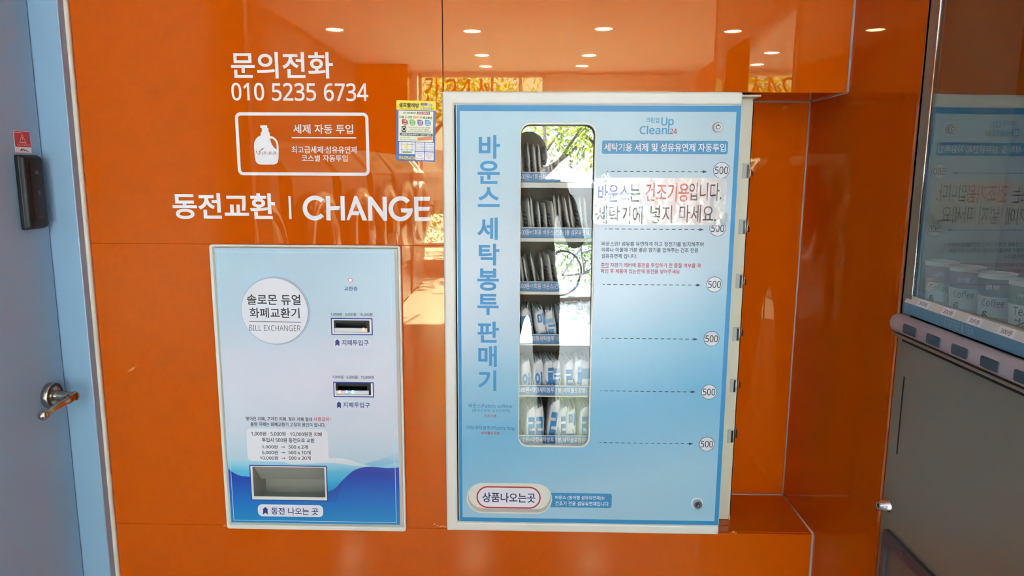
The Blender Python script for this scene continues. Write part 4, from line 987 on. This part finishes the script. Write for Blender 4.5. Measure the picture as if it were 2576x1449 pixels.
a = sk(.12, .29); c = sk(.92, .40); b.text('경보시스템작동중', f, a[0], c[0], a[1], c[1], .0008); a = sk(.06, .9); c = sk(.5, .94); b.flat(rrect(*a, *c, 0), f, .0008)
b.mat(BLACK_INK); P = [sk(*q) for q in ((.3, .08), (.38, .18), (.42, .1), (.5, .17), (.56, .09), (.66, .1), (.78, .06))]; b.tube([(XD + .0008, u, v) for u, v in P], .0007, 5)
b.build('sticker_print', ST)

# ================================================================== COFFEE VENDING MACHINE (set into the side wall)
XM = 0.7235
TAUPE = mat('taupe_powder_coat', (132, 124, 106), 0.35, vary=0.02)
GREYBAR = mat('grey_lilac_plastic', (172, 168, 178), 0.35)
CM = thing('coffee_vending_machine', (0.98, -0.70, 0.0), 'taupe coffee vending machine with paper cups behind glass, in the orange side wall', 'vending machine')
b = MB().mat(TAUPE)
b.box(.905, 1.25, -1.095, -.316, 0.02, 1.95, .006); b.box(XM, .905, -1.095, -.316, 0.02, 1.176, .004)
b.box(XM, XM + .012, -.354, -.316, 1.176, 1.95, .002); b.box(XM, .905, -.324, -.316, 1.176, 1.95); b.box(XM, .905, -1.095, -1.055, 1.176, 1.95, .003); b.box(XM, .905, -1.055, -.354, 1.92, 1.95)
b.build('cabinet', CM)
b = MB().mat(CHROME); b.box(XM - .0015, XM + .002, -.3575, -.3545, 1.252, 1.92, .0006); b.build('chrome_trim', CM)
b = MB().mat(pane_mat('tinted_display_glass', (0.90, 0.93, 0.91), 1.5, boost=2.1))
b.prism([(XM + .0005, .3575), (XM + .0420, 1.055), (XM + .0455, 1.055), (XM + .0040, .3575)], lambda u, v, n: (u, -v, n), 1.2515, 1.92); b.build('display_glass', CM)
b = MB().mat(mat('display_backdrop_green', (52, 66, 60), 0.5)); b.box(.893, .898, -1.055, -.324, 1.20, 1.57)
b.mat(mat('display_backdrop_brown', (96, 70, 44), 0.5)).box(.893, .898, -1.055, -.324, 1.57, 1.92); b.build('display_backdrop', CM)
b = MB().mat(mat('ledge_white', (214, 218, 214), 0.4)); zl0, zl1 = 1.2363, 1.2507
b.add([(XM - .003, -.336, zl0), (XM - .003, -1.09, zl0), (XM + .003, -1.09, zl1), (XM + .003, -.336, zl1), (.893, -1.055, zl0), (.893, -.330, zl0)], [[0, 1, 2, 3], [3, 2, 4, 5]])
b.build('price_ledge', CM)
b = MB().mat(mat('display_blue_strip', (96, 146, 174), 0.4)); b.box(XM - .003, XM + .001, -1.09, -.336, 1.2157, zl0); bs = b.build('brand_strip', CM)
b = MB().mat(mat('strip_letter_blue', (140, 184, 206), 0.4)); a, c = gx(2375, 824, XM - .003)[0], gx(2449, 838, XM - .003)[0]; b.text('COFFEE & TEA', side(XM - .003), -a, -c, 1.2190, 1.2330, .0003); b.build('strip_lettering', bs)
for l, t, r, bt in ((2309, 757, 2339, 776), (2369.5, 775, 2403.5, 798), (2434, 797, 2471, 822), (2511, 825, 2554, 853)):
    y0_, y1_ = gx(l, (t + bt) / 2, XM)[0], gx(r, (t + bt) / 2, XM)[0]
    b = MB().mat(WHITE_INK); tl = lambda u, v, n: (XM - .003 - n + (v - zl0) / (zl1 - zl0) * .006, -u, v)
    b.flat(rrect(-y0_, zl0 + .001, -y1_, zl1 - .001, .001), tl, .0005); p = b.build('price_label', CM)
    b = MB().mat(BLACK_INK); w = y0_ - y1_; b.text('300원', tl, -y0_ + w * .16, -y1_ - w * .16, zl0 + .0035, zl1 - .0035, .0008); b.build('price_lettering', p)
b = MB().mat(GREYBAR); b.smooth = True
pf_ = [(.003, 1.2120), (-.010, 1.2115), (-.020, 1.2070), (-.0245, 1.1980), (-.0245, 1.1900), (-.0215, 1.1825), (-.015, 1.1790), (.003, 1.1780)]
def bar(y, k): return [(XM + x * k, y, 1.195 + (z - 1.195) * (.75 + .25 * k)) for x, z in pf_]
b.loft([bar(-.320, .5), bar(-.323, .85), bar(-.332, 1), bar(-1.085, 1), bar(-1.094, .7)], True, True, True)
b.smooth = False
b.mat(TAUPE).loft([[(XM + .002, y, 1.1775), (XM - .018, y, 1.1765), (XM - .016, y, 1.171), (XM - .006, y, 1.166), (XM + .002, y, 1.166)] for y in (-.334, -1.09)], True, True, True)
bp = b.build('button_panel', CM)
b = MB().mat(DARK); b.box(XM - .002, XM + .001, -1.09, -.338, 1.160, 1.166); b.build('painted_shadow', CM)  # dark strip painted in for the shade under the button panel
for l, r, py_ in ((2273, 2306, 817.5), (2331, 2367, 842), (2394, 2436, 870), (2467, 2515, 902), (2551, 2604, 938)):
    y0_, y1_ = gx(l, py_, XM - .025)[0], gx(r, py_, XM - .025)[0]
    b = MB().mat(mat('dark_select_button', (46, 52, 66), 0.3)); b.prism(rrect(-y0_, 1.1865, -y1_, 1.2040, .004), side(XM - .0240), 0, .0020); b.build('select_button', CM, bevel=.0007)
b = MB().mat(BLACK_GLOSS); b.box(XM - .0008, XM + .004, -.3568, -.3535, .938, 1.094); b.build('bill_slit', CM)
b = MB().mat(CHROME); LC = (XM, -.3430, .8235); b.lathe([(0.0142, 0), (0.0142, .0025), (0.0122, .005), (0.0122, .008), (0.0102, .010), (0.0082, .0195), (0.0070, .021)], LC, (-1, 0, 0), 32, cap1=False); b.mat(STEEL).lathe([(.0070, .021), (.0050, .0207)], LC, (-1, 0, 0), 24, cap1=False); b.mat(BLACK_GLOSS).lathe([(.0050, .0207), (.003, .0195)], LC, (-1, 0, 0), 24)
b.build('cabinet_lock', CM)
b = MB().mat(mat('dark_hatch_frame', (70, 66, 72), 0.4)); b.ring(rrect(.344, .34, 1.04, .778, .010), rrect(.3575, .36, 1.02, .7525, .005), side(XM), -.002, .008)
b.box(XM - .0095, XM - .008, -.4275, -.4205, .762, .769, .0005); hf = b.build('service_hatch', CM, bevel=.0025)
b = MB().mat(mat('smoked_hatch_panel', (96, 94, 88), 0.3)); b.box(XM - .001, XM + .002, -1.02, -.3575, .36, .7525); b.build('hatch_panel', hf)
# paper cups on show
SHX = 0.772
def cup(px_, rim, band, wa, wb_, lab, wcol):
    R = .0272; X_ = XM + .035
    for _ in range(4):
        y, z1_ = gx(px_, rim, X_); X_ = XM + .0050 + max(0, -y + R - .3575) * .06 + R + .0016
    zb_ = zl0 + .009
    Hc = z1_ - zb_
    C = Vector((X_, y, zb_))
    o = thing('paper_cup', C, lab, 'paper cup', 'paper cups behind the coffee machine glass')
    b = MB().mat(mat('cup_white', (226, 226, 220), 0.5)); b.lathe([(.0215, 0), (.022, .001), (R, Hc - .002), (R + .0012, Hc), (R + .0012, Hc + .0013), (R - .0005, Hc + .0013), (R - .001, Hc - .004), (.0215, .004)], C, (0, 0, 1), 36, cap0=True); b.build('cup_body', o)
    rr = lambda z: .022 + (R - .022) * z / Hc
    b = MB().mat(mat('cup_band', band, 0.5)); b.lathe([(rr(Hc - .036) + .0003, Hc - .036), (rr(Hc - .007) + .0003, Hc - .007)], C, (0, 0, 1), 36, cap1=False); b.build('cup_band', o)
    a0 = math.atan2(CAM.y - C.y, CAM.x - C.x)
    def cf(u, v, n):
        r = rr(v) + .0006 + n; t = a0 + u / r; return (C.x + r * math.cos(t), C.y + r * math.sin(t), C.z + v)
    b = MB().mat(mat('cup_script', wcol, 0.5)); b.text(wb_, cf, -.018, .014 if len(wb_) > 3 else .002, Hc - .0525, Hc - .0395, 0)
    if wb_ == 'Tea': b.text('茶', cf, -.015, .010, Hc - .080, Hc - .057, 0)
    else: b.text('§', cf, -.017, -.008, Hc - .077, Hc - .060, 0, bold=.02)
    b.mat(OFFWHITE_INK).text(wa, cf, -.014, .004, Hc - .025, Hc - .016, 0); b.build('cup_lettering', o)
cup(2371, 658, (160, 110, 90), '고급커피', 'Coffee', 'white paper cup with brown band behind the coffee machine glass', (110, 86, 70))
cup(2435, 671, (134, 80, 98), '밀크 커피', 'Coffee', 'white paper cup with maroon band behind the coffee machine glass', (56, 50, 50))
cup(2510, 688, (66, 62, 88), '블랙 커피', 'Coffee', 'white paper cup with dark violet band behind the coffee machine glass', (44, 42, 48))
cup(2592, 706, (100, 126, 68), '녹차', 'Tea', 'white paper cup with green band and tea character behind the coffee machine glass', (60, 60, 56))

# ================================================================== ROOM BEHIND THE CAMERA (seen mirrored in the glass)
WSH = mat('washer_enamel', (104, 104, 106), 0.25); WDK = mat('washer_dark_front', (70, 68, 68), 0.25); DOORG = mat('dark_door_dome', (28, 28, 30), 0.06)
def washer(y, label):
    o = thing('washing_machine', (-1.85, y, 0), label, 'washing machine', 'row of washing machines')
    b = MB().mat(WSH); b.box(-2.28, -1.40, y - .46, y + .46, 0.02, 1.45, .012); b.build('cabinet', o)
    b = MB().mat(WDK); b.box(-1.402, -1.388, y - .44, y + .44, .46, 1.42, .006); b.mat(DARK).box(-1.41, -1.392, y - .45, y + .45, .40, .415); b.build('front_panel', o)
    b = MB().mat(WHITE_PAINT); b.loft([[(-1.385, y + s_, 1.45), (-1.56, y + s_, 1.66), (-2.0, y + s_, 1.66), (-2.0, y + s_, 1.45)] for s_ in (-.46, .46)], True, True, True)
    p = b.build('control_panel', o)
    b = MB().mat(WDK)
    for s_ in (-.28, .02): b.loft([[(-1.3835 - .175 * t, y + s_ + dy, 1.4515 + .21 * t) for t, dy in ((.25, 0), (.25, .2), (.78, .2), (.78, 0))], [(-1.3815 - .175 * t, y + s_ + dy, 1.4535 + .21 * t) for t, dy in ((.25, 0), (.25, .2), (.78, .2), (.78, 0))]], True, True, True)
    b.build('control_display', p)
    b = MB().mat(STEEL); b.lathe([(.36, 0), (.37, .03), (.36, .07), (.31, .085), (.30, .06)], (-1.39, y, .98), (1, 0, 0), 40, cap1=False)
    d = b.build('washer_door', o)
    b = MB().mat(DOORG); b.lathe([(.30, .055), (.27, .09), (.18, .125), (.08, .14), (.01, .143)], (-1.39, y, .98), (1, 0, 0), 40); b.build('door_glass', d)
    b = MB().mat(WSH); b.tube([(-1.33, y - .36, .90), (-1.26, y - .40, .93), (-1.25, y - .40, 1.02), (-1.33, y - .36, 1.06)], .018, 10); b.build('door_handle', d)
    return o
w0 = washer(-1.85, 'pale washing machine with round door, nearest of the row to the orange wall')
for i, y in enumerate((-2.95, -4.05, -5.15, -6.25, -7.35)):
    copy_tree(w0, (-1.85, y, 0), 'pale washing machine with round door, %s of the row from the orange wall' % ORD[i + 1], 'row of washing machines')

# person taking the picture
def skin(name, verts, edges, rad, m, sub=2, parent=None):
    me = bpy.data.meshes.new(name); me.from_pydata(verts, edges, [])
    o = bpy.data.objects.new(name, me); COL.objects.link(o)
    md = o.modifiers.new('skin', 'SKIN'); md.use_smooth_shade = True; me.skin_vertices  # radii below
    if not me.skin_vertices: pass
    for i, r in enumerate(rad): me.skin_vertices[0].data[i].radius = r if isinstance(r, tuple) else (r, r)
    me.skin_vertices[0].data[0].use_root = True
    sb = o.modifiers.new('smooth', 'SUBSURF'); sb.levels = sub; sb.render_levels = sub
    me.materials.append(m[0] if isinstance(m, list) else m)
    dg = bpy.context.evaluated_depsgraph_get(); nm = bpy.data.meshes.new_from_object(o.evaluated_get(dg))
    o.modifiers.clear(); o.data = nm; nm.name = name
    for p in nm.polygons: p.use_smooth = True
    if parent: o.parent = parent; o.location = -ROOT[parent.name]
    ROOT[o.name] = ROOT[parent.name] if parent else Vector()
    return o
SKIN = mat('skin', (208, 160, 130), 0.5); HAIR = mat('black_hair', (24, 20, 18), 0.5); JACKET = mat('black_jacket', (30, 30, 34), 0.7); TROUS = mat('dark_trousers', (36, 38, 46), 0.8); SHOE = mat('dark_shoe', (30, 28, 28), 0.5)
PX, PY = 0.0, -2.16
pn = thing('person', (PX, PY, 0), 'person in black jacket and dark trousers standing and holding up a phone', 'person')
V = [(PX, PY, .95), (PX, PY, 1.10), (PX, PY + .01, 1.28), (PX, PY + .01, 1.42), (PX, PY + .03, 1.52), (PX, PY + .05, 1.60), (PX, PY + .06, 1.69),
     (PX + .10, PY, .88), (PX + .11, PY + .02, .50), (PX + .12, PY, .09), (PX + .13, PY + .14, .045),
     (PX - .10, PY, .88), (PX - .12, PY + .02, .50), (PX - .13, PY, .09), (PX - .14, PY + .14, .045),
     (PX + .19, PY + .01, 1.41), (PX + .25, PY + .10, 1.19), (PX + .165, PY + .335, 1.405),
     (PX - .19, PY + .01, 1.41), (PX - .24, PY + .10, 1.19), (PX - .075, PY + .335, 1.405)]
Eg = [(0, 1), (1, 2), (2, 3), (3, 4), (4, 5), (5, 6), (0, 7), (7, 8), (8, 9), (9, 10), (0, 11), (11, 12), (12, 13), (13, 14), (3, 15), (15, 16), (16, 17), (3, 18), (18, 19), (19, 20)]
Rr = [(.15, .11), (.145, .105), (.165, .115), (.13, .10), (.055, .055), (.078, .092), (.082, .098), (.095, .095), (.062, .066), (.042, .045), (.042, .03), (.095, .095), (.062, .066), (.042, .045), (.042, .03), (.070, .070), (.052, .052), (.030, .030), (.070, .070), (.052, .052), (.030, .030)]
body = skin('body', V, Eg, Rr, SKIN, 2, pn)
for m in (JACKET, TROUS, SHOE): body.data.materials.append(m)
for p in body.data.polygons:
    c = p.center
    arm_end = c.y > PY + .30 and c.z > 1.2 and abs(c.x - PX) > .05
    p.material_index = 0 if (c.z > 1.49 or arm_end) else (1 if c.z > .90 else (2 if c.z > .10 else 3))
# face and hair
hc = Vector((PX, PY + .06, 1.655))
b = MB().mat(HAIR); b.smooth = True
loops = []
for j in range(9):
    th = j / 8 * math.pi * .62; L = []
    for i in range(28):
        a = 2 * math.pi * i / 28; f_ = max(0, math.sin(a)); t2 = th * (1 - .42 * f_ * (j / 8))
        L.append((hc.x + .092 * math.sin(t2) * math.cos(a), hc.y - .008 + .108 * math.sin(t2) * math.sin(a), hc.z + .005 + .128 * math.cos(t2)))
    loops.append(L)
b.loft(loops[1:], True, True, False); b.build('hair', pn)
b = MB().mat(SKIN); b.smooth = True
b.loft([[(hc.x + dx, hc.y + .094 + dy, z) for dx, dy in ((-.013, 0), (0, q), (.013, 0), (0, -.012))] for z, q in ((1.675, .004), (1.655, .014), (1.640, .024), (1.632, .012))], True, True, True)
for sx in (-1, 1): b.lathe([(.022, -.006), (.024, 0), (.015, .008)], (hc.x + sx * .082, hc.y - .005, 1.655), (sx, -.2, 0), 14, cap0=True)
b.build('nose_and_ears', pn)
b = MB().mat(BLACK_INK)
for sx in (-1, 1):
    b.lathe([(.012, 0), (.006, .003)], (hc.x + sx * .032, hc.y + .088, 1.672), (sx * .3, 1, 0), 12); b.box(hc.x + sx * .032 - .016, hc.x + sx * .032 + .016, hc.y + .088, hc.y + .093, 1.690, 1.695)
b.build('eyes', pn)
b = MB().mat(mat('lips', (170, 96, 88), 0.5)); b.box(hc.x - .024, hc.x + .024, hc.y + .084, hc.y + .092, 1.606, 1.616, .003); b.build('mouth', pn)
def hand(x, sgn):
    w = Vector((x, PY + .335, 1.405)); k = Vector((x - sgn * .012, PY + .415, 1.462))
    Vh = [tuple(w), tuple((w + k) / 2), tuple(k)]; Eh = [(0, 1), (1, 2)]; Rh = [.026, (.034, .022), (.036, .02)]
    for i in range(4):
        base = k + Vector((sgn * .006, .004, -.030 + i * .020)); L = (.062, .072, .076, .068)[i]
        p1 = base + Vector((sgn * .010, L * .45, .004)); p2 = p1 + Vector((-sgn * L * .40, .012, .002)); p3 = p2 + Vector((-sgn * L * .30, -.010, 0))
        n = len(Vh); Vh += [tuple(base), tuple(p1), tuple(p2), tuple(p3)]; Eh += [(2, n), (n, n + 1), (n + 1, n + 2), (n + 2, n + 3)]; Rh += [.011, .009, .0085, .0075]
    t0 = w * .4 + k * .6 + Vector((-sgn * .022, -.004, .012)); t1 = t0 + Vector((-sgn * .026, .014, .014)); t2 = t1 + Vector((-sgn * .022, .008, .006))
    n = len(Vh); Vh += [tuple(t0), tuple(t1), tuple(t2)]; Eh += [(1, n), (n, n + 1), (n + 1, n + 2)]; Rh += [.013, .010, .009]
    skin('hand', Vh, Eh, Rh, SKIN, 2, pn)
hand(PX + .165, 1); hand(PX - .075, -1)
ph = thing('phone', (.055, -1.722, 1.445), 'black phone held up level in both hands by the person', 'phone')
b = MB().mat(BLACK_GLOSS); b.box(-.030, .140, -1.730, -1.7215, 1.445, 1.517, .004, 3); b.build('phone_body', ph)
b = MB().mat(STEEL); b.lathe([(.006, 0), (.006, .0008), (.004, .0008)], (0, -1.7215, 1.481), (0, 1, 0), 20); b.build('phone_lens', ph)

# ================================================================== STREET OUTSIDE THE SHOP WINDOW
b = MB().mat(mat('pale_paving', (150, 146, 140), 0.8, vary=.08, scale=2)); b.box(-14, 14, -16, YW - .1, -.12, -.02); struct(b.build('ground_pavement'))
b = MB().mat(mat('road_asphalt', (120, 120, 122), 0.9)); b.box(-30, 30, -40, -16, -.2, -.1); struct(b.build('ground_road'))
b = MB().mat(mat('pale_block_wall', (206, 198, 190), 0.8)); b.box(-16, 12, -31, -28, -.1, 2.3)
bw = tag(b.build('apartment_building'), 'pale block of flats across the street, seen mirrored in the orange glass', 'building')
LEAF = mat('sunlit_leaf', (104, 120, 34), 0.5, vary=.35, scale=3); LEAF2 = mat('hedge_leaf', (70, 94, 34), 0.5, vary=.35, scale=4); BARK = mat('bark', (86, 66, 52), 0.9, vary=.2, scale=20)
for _m in (LEAF, LEAF2):
    _nn, _ll = _m.node_tree.nodes, _m.node_tree.links
    _tl = _nn.new('ShaderNodeBsdfTranslucent'); _tl.inputs[0].default_value = lin((150, 160, 30)) if _m is LEAF else lin((96, 122, 36))
    _mx = _nn.new('ShaderNodeMixShader'); _mx.inputs[0].default_value = 0.45
    _ll.new(_nn['Principled BSDF'].outputs[0], _mx.inputs[1]); _ll.new(_tl.outputs[0], _mx.inputs[2]); _ll.new(_mx.outputs[0], _nn['Material Output'].inputs[0])
def leaves(b, c, r, n, rn, s):
    for _ in range(n):
        while True:
            d = Vector((rn.uniform(-1, 1), rn.uniform(-1, 1), rn.uniform(-1, 1)))
            if d.length < 1: break
        p = Vector(c) + Vector((d.x * r[0], d.y * r[1], d.z * r[2])); e = Vector((rn.uniform(-1, 1), rn.uniform(-1, 1), rn.uniform(-1, 1))).normalized(); q = e.orthogonal().normalized() * s * rn.uniform(.5, 1); e = e * s
        b.add([p - e, p + q * .5, p + e, p - q * .5], [[0, 1, 2, 3]])
def tree(x, y, seed, label, crown=2.3):
    rn = random.Random(seed); o = thing('street_tree', (x, y, -.02), label, 'tree', 'street trees outside the window')
    b = MB().mat(BARK); b.tube([(x, y, -.02), (x + .05, y, .8), (x - .04, y, 1.7)], [.16, .13, .11], 10); tips = []
    for k in range(7):
        a = k / 7 * 6.28 + rn.uniform(-.3, .3); q = Vector((x - .04, y, 1.4 + .05 * k)); m = q + Vector((math.cos(a) * .6, math.sin(a) * .5, .6)); t = m + Vector((math.cos(a) * .9, math.sin(a) * .7, .5 + rn.uniform(0, .7)))
        b.tube([q, m, t], [.07, .05, .02], 7); tips.append(t)
    b.build('trunk', o)
    b = MB().mat(LEAF)
    for t in tips: leaves(b, t, (.8, .8, .5), 170, rn, .07)
    leaves(b, (x, y, crown + 1.3), (1.5, 1.4, .9), 500, rn, .07)
    f = b.build('foliage', o); f['kind'] = 'stuff'
tree(-2.6, -12.6, 1, 'leafy street tree beyond the washing machine end of the shop window')
tree(-0.2, -13.4, 2, 'spreading street tree in the middle of the shop window view')
tree(2.6, -12.8, 3, 'leafy street tree beyond the shop door')
b = MB().mat(LEAF2); rn = random.Random(7)
for i in range(24): leaves(b, (-5 + i * .42, -11.9, .42), (.45, .35, .5), 150, rn, .05)
hg = b.build('hedge'); tag(hg, 'low clipped green hedge along the pavement outside', 'hedge'); hg['kind'] = 'stuff'
# parked bicycle
bx_, by_ = 1.05, -9.75
bk = thing('bicycle', (bx_, by_, -.02), 'parked bicycle with black front basket outside the shop window', 'bicycle')
for s_, nm in ((-.52, 'wheel'), (.52, 'wheel')):
    b = MB().mat(BLACK_PLASTIC); b.tube([(bx_ + s_ + .32 * math.cos(2 * math.pi * i / 32), by_, .32 + .32 * math.sin(2 * math.pi * i / 32)) for i in range(32)], .018, 8, closed=True)
    b.mat(CHROME)
    for i in range(12): b.tube([(bx_ + s_, by_, .32), (bx_ + s_ + .31 * math.cos(i * .5236), by_, .32 + .31 * math.sin(i * .5236))], .002, 4)
    b.build('wheel', bk)
b = MB().mat(mat('bicycle_silver', (190, 194, 198), .3, metal=.7))
for p_, q_ in (((-.52, .32), (-.15, .30)), ((-.15, .30), (-.22, .82)), ((-.52, .32), (-.20, .70)), ((-.15, .30), (.36, .72)), ((-.19, .62), (.34, .78)), ((.52, .32), (.34, .92))): b.tube([(bx_ + p_[0], by_, p_[1]), (bx_ + q_[0], by_, q_[1])], .016, 8)
b.build('frame', bk)
b = MB().mat(BLACK_PLASTIC); b.box(bx_ - .34, bx_ - .10, by_ - .06, by_ + .06, .82, .88, .02); b.build('saddle', bk)
b = MB().mat(CHROME); b.tube([(bx_ + .22, by_ - .28, .96), (bx_ + .34, by_ - .2, 1.0), (bx_ + .34, by_ + .2, 1.0), (bx_ + .22, by_ + .28, .96)], .011, 8); b.build('handlebar', bk)
b = MB().mat(BLACK_PLASTIC)
for k in range(5): z = .62 + .06 * k; r_ = .12 + .01 * k; b.tube([(bx_ + .56 + sx * r_, by_ + sy * r_ * 1.2, z) for sx, sy in ((-1, -1), (1, -1), (1, 1), (-1, 1))], .006, 5, closed=True)
for i in range(12): a = i * .5236; b.tube([(bx_ + .56 + .12 * math.cos(a), by_ + .14 * math.sin(a), .62), (bx_ + .56 + .17 * math.cos(a), by_ + .2 * math.sin(a), .86)], .004, 4)
b.build('basket', bk)
